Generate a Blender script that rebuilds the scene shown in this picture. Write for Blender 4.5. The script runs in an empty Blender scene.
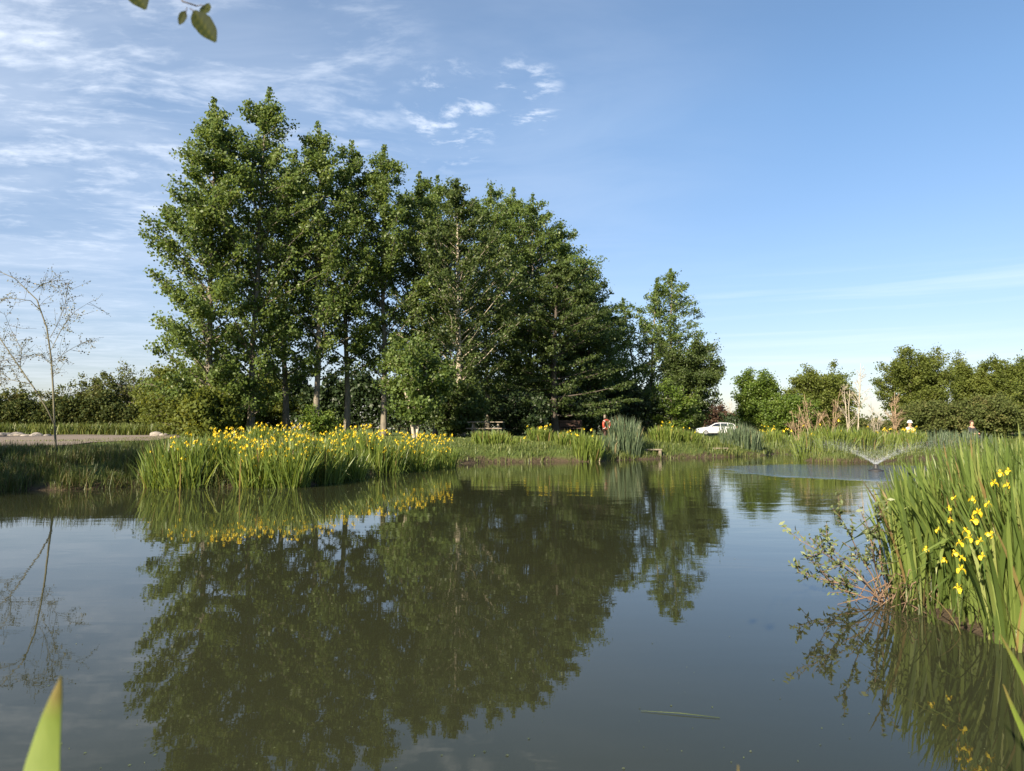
import bpy, bmesh, math, random
import numpy as np
from mathutils import Vector, Matrix

R = math.radians
S = bpy.context.scene
COL = S.collection

# ---------------------------------------------------------------- camera
W_, H_, FPX = 1024, 771, 710.0
PITCH = R(3.5)
CAM = np.array((0.0, 0.0, 1.2))
cam_d = bpy.data.cameras.new('camera')
cam = bpy.data.objects.new('camera', cam_d)
COL.objects.link(cam)
cam.location = CAM
cam.rotation_euler = (R(90) + PITCH, 0, 0)
cam_d.sensor_fit = 'HORIZONTAL'
cam_d.sensor_width = 36.0
cam_d.lens = FPX / W_ * 36.0
cam_d.clip_start = 0.02
cam_d.clip_end = 20000
cam_d.dof.use_dof = True
cam_d.dof.focus_distance = 18.0
cam_d.dof.aperture_fstop = 5.5
S.camera = cam

# ---------------------------------------------------------------- sun + sky
SUN_AZ = 146.0      # degrees to the left of the view direction (+Y)
SUN_EL = 27.0
sun_vec = Vector((-math.sin(R(SUN_AZ)) * math.cos(R(SUN_EL)), math.cos(R(SUN_AZ)) * math.cos(R(SUN_EL)), math.sin(R(SUN_EL))))
sl = bpy.data.lights.new('sun', 'SUN')
sl.energy = 5.0
sl.angle = R(0.55)
sl.color = (1.0, 0.86, 0.66)
so = bpy.data.objects.new('sun', sl)
COL.objects.link(so)
so.rotation_euler = sun_vec.to_track_quat('Z', 'Y').to_euler()
so.location = sun_vec * 200

S.view_settings.view_transform = 'Standard'
S.view_settings.look = 'None'
S.view_settings.gamma = 1.0
S.view_settings.exposure = 1.44
S.render.engine = 'CYCLES'
S.cycles.use_denoising = True
S.cycles.max_bounces = 8
S.cycles.diffuse_bounces = 4
S.cycles.glossy_bounces = 3
S.cycles.transmission_bounces = 3
S.cycles.transparent_max_bounces = 8
S.cycles.caustics_reflective = False
S.cycles.caustics_refractive = False


class NT:
    """tiny node-tree helper"""
    def __init__(self, tree):
        self.t = tree
        self.t.nodes.clear()

    def n(self, typ, **kw):
        nd = self.t.nodes.new(typ)
        for k, v in kw.items():
            if k.startswith('_'):
                setattr(nd, k[1:], v)
        return nd

    def set(self, sock, val):
        if isinstance(val, bpy.types.NodeSocket):
            self.t.links.new(val, sock)
        elif val is not None:
            if hasattr(sock, 'default_value'):
                try:
                    sock.default_value = val
                except Exception:
                    sock.default_value = (*val, 1.0) if len(val) == 3 else val

    def math(self, op, a, b=None, c=None, clamp=False):
        nd = self.n('ShaderNodeMath', _operation=op, _use_clamp=clamp)
        self.set(nd.inputs[0], a)
        if b is not None: self.set(nd.inputs[1], b)
        if c is not None: self.set(nd.inputs[2], c)
        return nd.outputs[0]

    def vmath(self, op, a, b=None, scale=None):
        nd = self.n('ShaderNodeVectorMath', _operation=op)
        self.set(nd.inputs[0], a)
        if b is not None: self.set(nd.inputs[1], b)
        if scale is not None: self.set(nd.inputs['Scale'], scale)
        return nd.outputs['Value'] if op in ('DOT_PRODUCT', 'LENGTH', 'DISTANCE') else nd.outputs['Vector']

    def noise(self, vec, scale, detail=4, rough=0.5, dist=0.0, out='Fac'):
        nd = self.n('ShaderNodeTexNoise')
        if vec is not None: self.set(nd.inputs['Vector'], vec)
        self.set(nd.inputs['Scale'], scale); self.set(nd.inputs['Detail'], detail)
        self.set(nd.inputs['Roughness'], rough); self.set(nd.inputs['Distortion'], dist)
        return nd.outputs[out]

    def smooth(self, x, lo, hi, a=0.0, b=1.0):
        nd = self.n('ShaderNodeMapRange', _interpolation_type='SMOOTHSTEP')
        self.set(nd.inputs['Value'], x)
        nd.inputs['From Min'].default_value = lo; nd.inputs['From Max'].default_value = hi
        nd.inputs['To Min'].default_value = a; nd.inputs['To Max'].default_value = b
        return nd.outputs['Result']

    def mix(self, f, a, b):
        nd = self.n('ShaderNodeMix', _data_type='RGBA')
        self.set(nd.inputs[0], f); self.set(nd.inputs[6], a); self.set(nd.inputs[7], b)
        return nd.outputs[2]

    def ramp(self, f, stops):
        nd = self.n('ShaderNodeValToRGB')
        el = nd.color_ramp.elements
        while len(el) < len(stops): el.new(0.5)
        for e, (p, c) in zip(el, stops):
            e.position = p; e.color = (*c, 1) if len(c) == 3 else c
        self.set(nd.inputs[0], f)
        return nd.outputs[0]


def pix_dir(px, py):
    u = (px - W_ / 2) / FPX
    v = (H_ / 2 - py) / FPX
    return np.array((u, math.cos(PITCH) - v * math.sin(PITCH), math.sin(PITCH) + v * math.cos(PITCH)))


def at(px, py, Y):
    """the point at depth Y seen at a pixel of the photograph"""
    d = pix_dir(px, py)
    return CAM + d * (Y / d[1])


def wp(px, py, z=0.0):
    d = pix_dir(px, py)
    return CAM + d * ((z - CAM[2]) / d[2])


w = bpy.data.worlds.new('World')
S.world = w
w.use_nodes = True
T = NT(w.node_tree)
sky = T.n('ShaderNodeTexSky', _sky_type='NISHITA', _sun_disc=False)
sky.sun_elevation = R(SUN_EL)
sky.sun_rotation = R(-SUN_AZ)
sky.altitude = 50
sky.air_density = 1.0
sky.dust_density = 0.5
sky.ozone_density = 2.6
tc = T.n('ShaderNodeTexCoord')
D = T.vmath('NORMALIZE', tc.outputs['Generated'])
sep = T.n('ShaderNodeSeparateXYZ'); T.set(sep.inputs[0], D)
zz = T.math('MAXIMUM', sep.outputs[2], 0.03)
comb = T.n('ShaderNodeCombineXYZ')
T.set(comb.inputs[0], T.math('DIVIDE', sep.outputs[0], zz))
T.set(comb.inputs[1], T.math('DIVIDE', sep.outputs[1], zz))
Pc = comb.outputs[0]                     # a point on a flat cloud deck at unit height


def dmask(px, py, inner, outer):
    """1 inside a cone round the direction of a patch of sky, fading to 0"""
    d = pix_dir(px, py); d = d / np.linalg.norm(d)
    c = T.vmath('DOT_PRODUCT', D, tuple(float(q) for q in d))
    return T.smooth(c, math.cos(R(outer)), math.cos(R(inner)))


def mapped(rot, scale, loc=(0, 0, 0)):
    m = T.n('ShaderNodeMapping')
    T.set(m.inputs['Vector'], Pc)
    m.inputs['Rotation'].default_value = (0, 0, R(rot)); m.inputs['Scale'].default_value = scale
    m.inputs['Location'].default_value = loc
    return m.outputs[0]


# wispy cirrus: soft streaks broken up by a finer mottle
warp = T.vmath('ADD', Pc, T.vmath('SCALE', T.vmath('SUBTRACT', T.noise(Pc, .9, 3, .5, 0, 'Color'), (.5, .5, .5)), scale=.45))


def mapw(rot, scale, loc=(0, 0, 0)):
    m = T.n('ShaderNodeMapping')
    T.set(m.inputs['Vector'], warp)
    m.inputs['Rotation'].default_value = (0, 0, R(rot)); m.inputs['Scale'].default_value = scale
    m.inputs['Location'].default_value = loc
    return m.outputs[0]


wis = T.noise(mapw(-22, (1.3, 2.9, 1)), 1.5, 7, 0.62, 0.2)
mott = T.noise(mapw(-30, (6.0, 9.0, 1)), 1.8, 4, 0.6, 0.2)
cirm = T.smooth(T.math('ADD', T.math('MULTIPLY', wis, .74), T.math('MULTIPLY', mott, .26)), 0.45, 0.70)
mA = T.math('MAXIMUM', dmask(50, 50, 4, 17), T.math('MULTIPLY', dmask(310, 85, 3, 11), 0.75))
mA = T.math('MAXIMUM', mA, T.math('MULTIPLY', dmask(60, 200, 5, 20), 0.25))
c1 = T.math('MULTIPLY', T.math('MULTIPLY', cirm, mA), 0.52)
# soft veil under the streaks
veil = T.noise(mapw(30, (1.0, 1.6, 1)), 0.8, 5, 0.6, 0.6)
veil = T.math('MULTIPLY', T.smooth(veil, 0.30, 0.72, .35, 1.0), T.math('MAXIMUM', dmask(30, 180, 6, 34), T.math('MULTIPLY', dmask(260, 90, 2, 42), 0.6)))
# small puffs over the middle of the grove
puf = T.noise(mapw(-30, (5.0, 7.0, 1), (0.1, 0.6, 0)), 1.4, 7, 0.62, 0.1)
puf = T.math('MULTIPLY', T.smooth(puf, 0.50, 0.70), T.math('MAXIMUM', dmask(450, 116, .8, 4.6), dmask(525, 96, 0.4, 3.4)))
# thin streaks low on the right
lowm = T.n('ShaderNodeMapping'); T.set(lowm.inputs['Vector'], D)
lowm.inputs['Scale'].default_value = (1.6, 1.6, 44.0)
low = T.noise(lowm.outputs[0], 1.0, 5, 0.55, 0.3)
low = T.math('MULTIPLY', T.smooth(low, 0.46, 0.75), T.math('MULTIPLY', dmask(900, 318, 3, 20), T.smooth(sep.outputs[2], .24, .17)))
cloud = T.math('ADD', T.math('ADD', c1, T.math('MULTIPLY', veil, 0.31)), T.math('ADD', T.math('MULTIPLY', puf, 0.60), T.math('MULTIPLY', low, 0.30)), clamp=True)
cloud = T.math('MULTIPLY', cloud, T.smooth(sep.outputs[2], 0.0, 0.06))
gain = T.ramp(sep.outputs[2], [(0.0, (.74, .70, .75)), (.08, (.84, .76, .79)), (.2, (.92, .89, .92)), (.4, (.99, 1.06, 1.08)), (.6, (1.04, 1.10, 1.10))])
mul = T.n('ShaderNodeMix', _data_type='RGBA', _blend_type='MULTIPLY')
mul.inputs[0].default_value = 1.0
T.set(mul.inputs[6], sky.outputs[0]); T.set(mul.inputs[7], gain)
skyc = T.mix(cloud, mul.outputs[2], (6.6, 7.1, 7.9, 1))
bg = T.n('ShaderNodeBackground')
T.set(bg.inputs[0], skyc); bg.inputs[1].default_value = 0.063
wo = T.n('ShaderNodeOutputWorld')
T.set(wo.inputs[0], bg.outputs[0])


# ---------------------------------------------------------------- materials
def new_mat(name):
    m = bpy.data.materials.new(name)
    m.use_nodes = True
    t = NT(m.node_tree)
    p = t.n('ShaderNodeBsdfPrincipled')
    o = t.n('ShaderNodeOutputMaterial')
    t.set(o.inputs[0], p.outputs[0])
    return m, t, p, o


def leaf_mat(name, stops, trans=0.3, rough=0.5, tcol=None, spec=0.35):
    """leaf colour varies from leaf to leaf through the per-leaf attribute v"""
    m, t, p, o = new_mat(name)
    a = t.n('ShaderNodeAttribute', _attribute_name='v')
    c = t.ramp(a.outputs['Fac'], stops)
    t.set(p.inputs['Base Color'], c)
    p.inputs['Roughness'].default_value = rough
    p.inputs['Specular IOR Level'].default_value = spec
    tr = t.n('ShaderNodeBsdfTranslucent')
    hs = t.n('ShaderNodeHueSaturation')
    hs.inputs['Hue'].default_value = 0.475; hs.inputs['Saturation'].default_value = 1.1; hs.inputs['Value'].default_value = 1.9
    t.set(hs.inputs['Color'], c)
    t.set(tr.inputs[0], hs.outputs[0])
    mx = t.n('ShaderNodeMixShader'); mx.inputs[0].default_value = trans
    t.set(mx.inputs[1], p.outputs[0]); t.set(mx.inputs[2], tr.outputs[0])
    t.set(o.inputs[0], mx.outputs[0])
    return m


def plain(name, col, rough=0.6, metal=0.0, var=0.15, scale=8.0, bump=0.0, stretch=(1, 1, 1), col2=None, spec=0.5):
    m, t, p, o = new_mat(name)
    g = t.n('ShaderNodeTexCoord')
    mp = t.n('ShaderNodeMapping'); t.set(mp.inputs[0], g.outputs['Object']); mp.inputs['Scale'].default_value = stretch
    f = t.noise(mp.outputs[0], scale, 6, 0.6)
    c2 = col2 or tuple(x * (1 - var) for x in col)
    t.set(p.inputs['Base Color'], t.mix(t.smooth(f, 0.3, 0.7), (*col, 1), (*c2, 1)))
    p.inputs['Roughness'].default_value = rough; p.inputs['Metallic'].default_value = metal
    p.inputs['Specular IOR Level'].default_value = spec
    if bump:
        b = t.n('ShaderNodeBump'); b.inputs['Strength'].default_value = 0.6; b.inputs['Distance'].default_value = bump
        t.set(b.inputs['Height'], f); t.set(p.inputs['Normal'], b.outputs[0])
    return m


M = {}
M['poplar'] = leaf_mat('poplar_leaf', [(0, (.058, .094, .023)), (.5, (.094, .142, .035)), (.9, (.138, .190, .052)), (1, (.18, .22, .10))], .42, .45)
M['maple'] = leaf_mat('maple_leaf', [(0, (.040, .064, .018)), (.6, (.064, .096, .026)), (1, (.098, .132, .038))], .40, .5)
M['yellowgreen'] = leaf_mat('yellow_green_leaf', [(0, (.055, .095, .016)), (.6, (.085, .135, .020)), (1, (.13, .17, .03))], .34, .5)
M['oak'] = leaf_mat('round_tree_leaf', [(0, (.070, .096, .020)), (.6, (.108, .136, .028)), (1, (.155, .175, .042))], .40, .55, spec=.2)
M['hedge'] = leaf_mat('hedge_leaf', [(0, (.030, .044, .014)), (.6, (.046, .064, .017)), (1, (.085, .09, .026))], .22, .6, spec=.12)
M['olive'] = leaf_mat('scrub_leaf', [(0, (.055, .072, .022)), (.6, (.080, .100, .028)), (1, (.14, .13, .05))], .28, .6, spec=.15)
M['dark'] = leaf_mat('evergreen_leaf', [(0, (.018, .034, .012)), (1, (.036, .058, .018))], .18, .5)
M['copper'] = leaf_mat('copper_leaf', [(0, (.050, .028, .022)), (1, (.09, .055, .03))], .25, .5)
M['willow'] = leaf_mat('willow_leaf', [(0, (.09, .12, .045)), (.6, (.13, .165, .065)), (1, (.20, .23, .11))], .28, .5)
M['sapling'] = leaf_mat('sapling_leaf', [(0, (.075, .085, .035)), (.7, (.12, .12, .055)), (1, (.17, .13, .07))], .2, .55)
M['iris'] = leaf_mat('iris_leaf', [(0, (.24, .17, .07)), (.015, (.20, .16, .06)), (.025, (.080, .122, .026)), (.5, (.128, .186, .040)), (.85, (.180, .24, .055)), (1, (.25, .28, .08))], .42, .42, spec=.5)
M['irisnear'] = leaf_mat('near_iris_blade', [(0, (.24, .17, .07)), (.02, (.20, .16, .06)), (.03, (.062, .096, .022)), (.5, (.102, .150, .034)), (.85, (.150, .20, .048)), (1, (.23, .26, .08))], .36, .42)
M['irisfar'] = leaf_mat('far_iris_leaf', [(0, (.24, .17, .07)), (.04, (.20, .16, .06)), (.06, (.085, .125, .025)), (.5, (.125, .175, .034)), (1, (.20, .24, .06))], .36, .42)
M['reed'] = leaf_mat('reed_leaf', [(0, (.26, .21, .11)), (.05, (.2, .17, .08)), (.07, (.065, .10, .055)), (.5, (.095, .135, .075)), (1, (.15, .19, .10))], .28, .45)
M['grass'] = leaf_mat('bank_grass_blade', [(0, (.17, .13, .06)), (.12, (.13, .11, .045)), (.2, (.045, .068, .018)), (.6, (.070, .100, .024)), (1, (.12, .14, .04))], .28, .5)
M['lawn'] = leaf_mat('lawn_grass_blade', [(0, (.07, .095, .022)), (.6, (.095, .13, .030)), (1, (.16, .17, .055))], .28, .5)
M['petal'] = leaf_mat('iris_petal', [(0, (.66, .46, .012)), (.6, (.74, .58, .025)), (1, (.80, .70, .11))], .30, .5)
M['stem'] = plain('flower_stem', (.07, .12, .025), .6, spec=.2)
M['bark'] = plain('poplar_bark', (.20, .175, .135), .85, var=.5, scale=5, bump=.02, stretch=(2, 2, .5))
M['barkdark'] = plain('dark_bark', (.085, .070, .055), .9, var=.4, scale=6, bump=.02, stretch=(2, 2, .5))
M['barkpale'] = plain('pale_bark', (.46, .40, .31), .8, var=.45, scale=6, bump=.01, stretch=(2, 2, .6))
M['barkolive'] = plain('sapling_bark', (.13, .12, .07), .7, var=.35, scale=9, stretch=(1, 1, .4))
M['drystem'] = plain('dry_stem', (.34, .24, .15), .8, var=.4, scale=7)
M['twig'] = plain('twig_bark', (.060, .052, .055), .6, var=.3, scale=30)
M['root'] = plain('dead_root', (.20, .13, .085), .85, var=.45, scale=15)
M['wood'] = plain('weathered_wood', (.27, .225, .17), .8, var=.4, scale=4, bump=.004, stretch=(1, 8, 8))
M['woodbrown'] = plain('stained_wood', (.085, .048, .034), .75, var=.35, scale=4, stretch=(1, 8, 8))
M['white'] = plain('white_paint', (.80, .79, .76), .5, var=.05)
M['orange'] = plain('lifebuoy_orange', (.36, .05, .025), .5, var=.12)  # orange darkened so the colour itself carries the shade it hangs in
M['stone'] = plain('pale_stone', (.30, .27, .235), .9, var=.4, scale=6, bump=.02)


def earth_grass():
    m, t, p, o = new_mat('ground_grass_and_earth')
    g = t.n('ShaderNodeNewGeometry')
    s = t.n('ShaderNodeSeparateXYZ'); t.set(s.inputs[0], g.outputs['Position'])
    big = t.noise(g.outputs['Position'], .16, 4, .6)
    mid = t.noise(g.outputs['Position'], 1.3, 6, .65)
    fine = t.noise(g.outputs['Position'], 14, 6, .7)
    gr = t.ramp(t.math('ADD', t.math('MULTIPLY', mid, .6), t.math('MULTIPLY', big, .4)),
                [(.32, (.046, .070, .018)), (.5, (.074, .104, .026)), (.64, (.115, .125, .040)), (.75, (.15, .135, .06))])
    gr = t.mix(t.smooth(fine, .3, .75), gr, (.055, .075, .02, 1))
    ea = t.ramp(fine, [(.3, (.035, .027, .018)), (.55, (.070, .053, .034)), (.75, (.12, .09, .06))])
    hgt = t.math('ADD', s.outputs[2], t.math('MULTIPLY', t.math('SUBTRACT', mid, .5), .5))
    t.set(p.inputs['Base Color'], t.mix(t.smooth(hgt, .06, .24), ea, gr))
    p.inputs['Roughness'].default_value = .95
    p.inputs['Specular IOR Level'].default_value = .15
    b = t.n('ShaderNodeBump'); b.inputs['Distance'].default_value = .05; b.inputs['Strength'].default_value = .9
    t.set(b.inputs['Height'], fine); t.set(p.inputs['Normal'], b.outputs[0])
    return m


def gravel():
    m, t, p, o = new_mat('path_gravel')
    g = t.n('ShaderNodeNewGeometry')
    big = t.noise(g.outputs['Position'], .35, 5, .6)
    fine = t.noise(g.outputs['Position'], 22, 5, .7)
    c = t.ramp(fine, [(.3, (.11, .088, .066)), (.55, (.18, .145, .113)), (.75, (.26, .22, .18))])
    c = t.mix(t.smooth(big, .60, .75, 0, .6), c, (.14, .125, .075, 1))
    t.set(p.inputs['Base Color'], c); p.inputs['Roughness'].default_value = .95
    b = t.n('ShaderNodeBump'); b.inputs['Distance'].default_value = .02
    t.set(b.inputs['Height'], fine); t.set(p.inputs['Normal'], b.outputs[0])
    return m


FOUNT = wp(876, 471)


def water_mat():
    m, t, p, o = new_mat('pond_water')
    g = t.n('ShaderNodeNewGeometry')
    P = g.outputs['Position']
    murk = t.noise(P, .25, 3, .5)
    t.set(p.inputs['Base Color'], t.mix(murk, (.022, .025, .0125, 1), (.028, .030, .0155, 1)))
    p.inputs['Roughness'].default_value = .012
    p.inputs['IOR'].default_value = 1.333
    p.inputs['Specular IOR Level'].default_value = .5
    dist = t.vmath('DISTANCE', P, (float(FOUNT[0]), float(FOUNT[1]), 0.0))
    # long calm swell, fine wavelets, and the churned disc below the fountain
    mp = t.n('ShaderNodeMapping'); t.set(mp.inputs[0], P); mp.inputs['Rotation'].default_value = (0, 0, R(12)); mp.inputs['Scale'].default_value = (.55, 1.5, 1)
    sw = t.noise(mp.outputs[0], 1.2, 3, .5, .3)
    fi = t.noise(mp.outputs[0], 7.0, 3, .55, .2)
    gust = t.smooth(t.noise(P, .10, 2, .5), .38, .68, .35, 1.3)
    near_f = t.smooth(dist, 3.0, 17.0, 1.0, 0.0)
    calm = t.math('ADD', t.math('MULTIPLY', sw, .0028), t.math('MULTIPLY', fi, .00035))
    calm = t.math('MULTIPLY', calm, t.math('ADD', gust, t.math('MULTIPLY', near_f, 2.6)))
    edge = t.math('ADD', dist, t.math('MULTIPLY', t.math('SUBTRACT', t.noise(P, .9, 3, .6), .5), 1.6))
    disc = t.smooth(edge, 3.2, 4.6, 1.0, 0.0)
    ch = t.math('ADD', t.math('MULTIPLY', t.noise(P, 5.5, 4, .6), .045), t.math('MULTIPLY', t.noise(P, 17, 3, .6), .010))
    rings = t.math('MULTIPLY', t.math('SINE', t.math('MULTIPLY', dist, 7.0)), .004)
    ch = t.math('MULTIPLY', t.math('ADD', ch, rings), disc)
    b = t.n('ShaderNodeBump'); b.inputs['Strength'].default_value = 1.0; b.inputs['Distance'].default_value = 1.0
    t.set(b.inputs['Height'], t.math('ADD', calm, ch))
    t.set(p.inputs['Normal'], b.outputs[0])
    return m


# ---------------------------------------------------------------- mesh helpers
def np_mesh(name, V, F, mats, parent=None, v=None, mi=None, smooth=False, loc=None):
    V = np.asarray(V, np.float32).reshape(-1, 3); F = np.asarray(F, np.int32)
    me = bpy.data.meshes.new(name)
    k = F.shape[1]
    me.vertices.add(len(V)); me.vertices.foreach_set('co', V.ravel())
    me.loops.add(F.size); me.loops.foreach_set('vertex_index', F.ravel())
    me.polygons.add(len(F)); me.polygons.foreach_set('loop_start', np.arange(0, F.size, k, dtype=np.int32))
    for m in (mats if isinstance(mats, (list, tuple)) else [mats]): me.materials.append(m)
    if mi is not None: me.polygons.foreach_set('material_index', np.asarray(mi, np.int32))
    if smooth: me.polygons.foreach_set('use_smooth', np.ones(len(F), bool))
    if v is not None:
        a = me.attributes.new('v', 'FLOAT', 'POINT')
        a.data.foreach_set('value', np.asarray(v, np.float32))
    me.update(calc_edges=True)
    o = bpy.data.objects.new(name, me)
    COL.objects.link(o)
    if parent: o.parent = parent
    if loc is not None: o.location = loc
    return o


def bm_obj(name, bm, mats, parent=None, smooth=False, loc=None):
    me = bpy.data.meshes.new(name)
    bm.to_mesh(me); bm.free()
    for m in (mats if isinstance(mats, (list, tuple)) else [mats]): me.materials.append(m)
    if smooth:
        for p in me.polygons: p.use_smooth = True
    o = bpy.data.objects.new(name, me)
    COL.objects.link(o)
    if parent: o.parent = parent
    if loc is not None: o.location = loc
    return o


def tag(o, label, cat=None, group=None, kind=None):
    o['label'] = label
    if cat: o['category'] = cat
    if group: o['group'] = group
    if kind: o['kind'] = kind
    return o


def thing(name, label, cat, loc, rz=0.0, group=None):
    o = bpy.data.objects.new(name, None)
    COL.objects.link(o)
    o.empty_display_size = .2
    o.location = tuple(float(q) for q in loc); o.rotation_euler = (0, 0, rz)
    return tag(o, label, cat, group)


def cat_arrays(parts):
    Vs, Fs, n = [], [], 0
    for V, F in parts:
        Vs.append(V); Fs.append(F + n); n += len(V)
    return np.concatenate(Vs), np.concatenate(Fs)


def tube(pts, rad, k=5):
    """tapering tube along a polyline; returns verts and quads"""
    pts = np.asarray(pts, float); rad = np.asarray(rad, float)
    n = len(pts)
    tan = np.gradient(pts, axis=0)
    tan /= np.linalg.norm(tan, axis=1, keepdims=True) + 1e-9
    ref = np.array((0.31, 0.95, 0.05)) if abs(tan[:, 2]).mean() > .6 else np.array((0.0, 0.0, 1.0))
    a = np.cross(tan, ref); a /= np.linalg.norm(a, axis=1, keepdims=True) + 1e-9
    b = np.cross(tan, a)
    th = np.linspace(0, 2 * math.pi, k, endpoint=False)
    V = pts[:, None] + rad[:, None, None] * (np.cos(th)[None, :, None] * a[:, None] + np.sin(th)[None, :, None] * b[:, None])
    i = np.arange(n - 1)[:, None] * k; j = np.arange(k)[None]; j2 = (j + 1) % k
    F = np.stack([i + j, i + j2, i + k + j2, i + k + j], -1).reshape(-1, 4)
    V = V.reshape(-1, 3)
    # closed end
    tip = np.array([pts[-1] + tan[-1] * rad[-1] * .3])
    base = (n - 1) * k
    F2 = np.array([[base + q, base + (q + 1) % k, n * k, n * k] for q in range(k)])
    return np.concatenate([V, tip]), np.concatenate([F, F2[:, [0, 1, 2, 2]]])


def fix_tris(F):
    return F


def build_tubes(name, tubes, mat, parent=None, loc=None, v=None):
    V, F = cat_arrays(tubes)
    me = bpy.data.meshes.new(name)
    faces = [tuple(f[:3]) if f[2] == f[3] else tuple(f) for f in F.tolist()]
    me.from_pydata(V.tolist(), [], faces)
    me.materials.append(mat)
    me.polygons.foreach_set('use_smooth', np.ones(len(me.polygons), bool))
    me.update()
    o = bpy.data.objects.new(name, me); COL.objects.link(o)
    if parent: o.parent = parent
    if loc is not None: o.location = loc
    return o


def unit(a):
    return a / (np.linalg.norm(a, axis=-1, keepdims=True) + 1e-9)


def leaves(P, size, rng, up=.5, aspect=.75, droop=.35, v0=0.0, v1=1.0, vc=None):
    """one folded diamond per point"""
    n = len(P)
    nor = unit(rng.normal(size=(n, 3)) + np.array((0, 0, up)))
    ax = rng.normal(size=(n, 3)) - np.array((0, 0, droop))
    ax = unit(ax - nor * (ax * nor).sum(1, keepdims=True))
    sd = np.cross(nor, ax)
    s = np.asarray(size) * rng.uniform(.7, 1.25, n)
    s = s[:, None]
    b = P - ax * s * .5
    t = P + ax * s * .5 - nor * s * .08
    l = P - ax * s * .06 + sd * s * aspect * .5 + nor * s * .10
    r = P - ax * s * .06 - sd * s * aspect * .5 + nor * s * .10
    V = np.stack([b, r, t, l], 1).reshape(-1, 3)
    F = np.arange(n * 4).reshape(-1, 4)
    val = rng.uniform(v0, v1, n) if vc is None else np.clip(vc + rng.normal(0, .18, n), 0, 1)
    return V, F, np.repeat(val, 4)


def blades(P, h, wd, az, lean, bend, rng, seg=5, face=None, curl=0.0, taper=.55, v=None, kink=None):
    """sword-shaped leaves: a ribbon per point"""
    n = len(P)
    t = np.linspace(0, 1, seg + 1)
    d = np.stack([np.cos(az), np.sin(az), np.zeros(n)], 1)
    fa = az + math.pi / 2 if face is None else face
    sdir = np.stack([np.cos(fa), np.sin(fa), np.zeros(n)], 1)
    off = (lean[:, None] * t + bend[:, None] * t ** 2.2) * h[:, None]
    zz_ = t * np.ones((n, 1)) - .55 * np.abs(bend[:, None]) * t ** 2.6 - .3 * lean[:, None] ** 2 * t
    if kink is not None:
        k = np.clip((t[None] - kink[:, None]) / .25, 0, None)
        off = off + (np.minimum(k, 1.2) * .22) * h[:, None] * (kink[:, None] < 1)
        zz_ = zz_ - 1.55 * np.clip(t[None] - kink[:, None], 0, None)
    zc = zz_ * h[:, None]
    C = P[:, None] + d[:, None] * off[..., None]
    C[..., 2] += zc
    prof = np.where(t < taper, .72 + .28 * t / max(taper, 1e-3), np.sqrt(np.clip(1 - ((t - taper) / (1 - taper)) ** 1.7, 0, 1)))
    prof[-1] = .04
    hw = .5 * wd[:, None] * prof
    tw = rng.uniform(-.5, .5, n)[:, None] * t
    sd = sdir[:, None] * np.cos(tw)[..., None] + d[:, None] * np.sin(tw)[..., None]
    L = C + sd * hw[..., None]; Rr = C - sd * hw[..., None]
    V = np.stack([L, Rr], 2).reshape(-1, 3)
    m = (seg + 1) * 2
    base = np.arange(n)[:, None] * m + np.arange(seg)[None] * 2
    F = np.stack([base, base + 1, base + 3, base + 2], -1).reshape(-1, 4)
    val = rng.uniform(0, 1, n) if v is None else v
    return V, F, np.repeat(val, m)


# ---------------------------------------------------------------- pond outline and ground
shore_px = [(0, 491), (80, 490), (150, 487), (215, 488), (300, 487), (345, 479), (400, 471), (450, 464.5), (480, 462.5), (540, 462), (600, 461.5),
            (640, 459.5), (690, 458), (735, 457), (762, 456), (778, 453), (796, 456), (806, 461), (840, 462.5), (872, 462), (920, 459.5), (985, 459)]
shore = [wp(*p)[:2] for p in shore_px]
shore += [np.array(p) for p in [(22.0, 24.0), (15.0, 15.0), (8.5, 9.4), (5.0, 7.0), (3.3, 5.9), (2.62, 5.25), (2.5, 4.75), (2.62, 4.2), (2.75, 3.7), (2.85, 3.0), (2.6, 1.7), (1.6, .75),
                                (0, .5), (-5, .5), (-10, 2.5), (-13.5, 6.5), (-14.5, 11.0), (-12.5, 13.2)]]
shore = np.array(shore)


def sdist(XY):
    """signed distance to the pond outline: negative over the water"""
    A = shore; B = np.roll(shore, -1, 0)
    out = np.empty(len(XY))
    for i in range(0, len(XY), 20000):
        q = XY[i:i + 20000]
        ab = B - A
        ap = q[:, None] - A[None]
        tt = np.clip((ap * ab).sum(-1) / ((ab * ab).sum(-1) + 1e-9), 0, 1)
        dd = np.linalg.norm(ap - tt[..., None] * ab, axis=-1).min(1)
        x, y = q[:, 0:1], q[:, 1:2]
        cond = ((A[:, 1] > y) != (B[:, 1] > y)) & (x < (B[:, 0] - A[:, 0]) * (y - A[:, 1]) / (B[:, 1] - A[:, 1] + 1e-12) + A[:, 0])
        ins = cond.sum(1) % 2 == 1
        out[i:i + 20000] = np.where(ins, -dd, dd)
    return out


def wob2(x, y):
    return (np.sin(x * 1.7 + 1.3 * np.sin(y * .9)) + np.sin(y * 2.1 + 1.1 * np.sin(x * 1.2 + 2))) * .5


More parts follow.
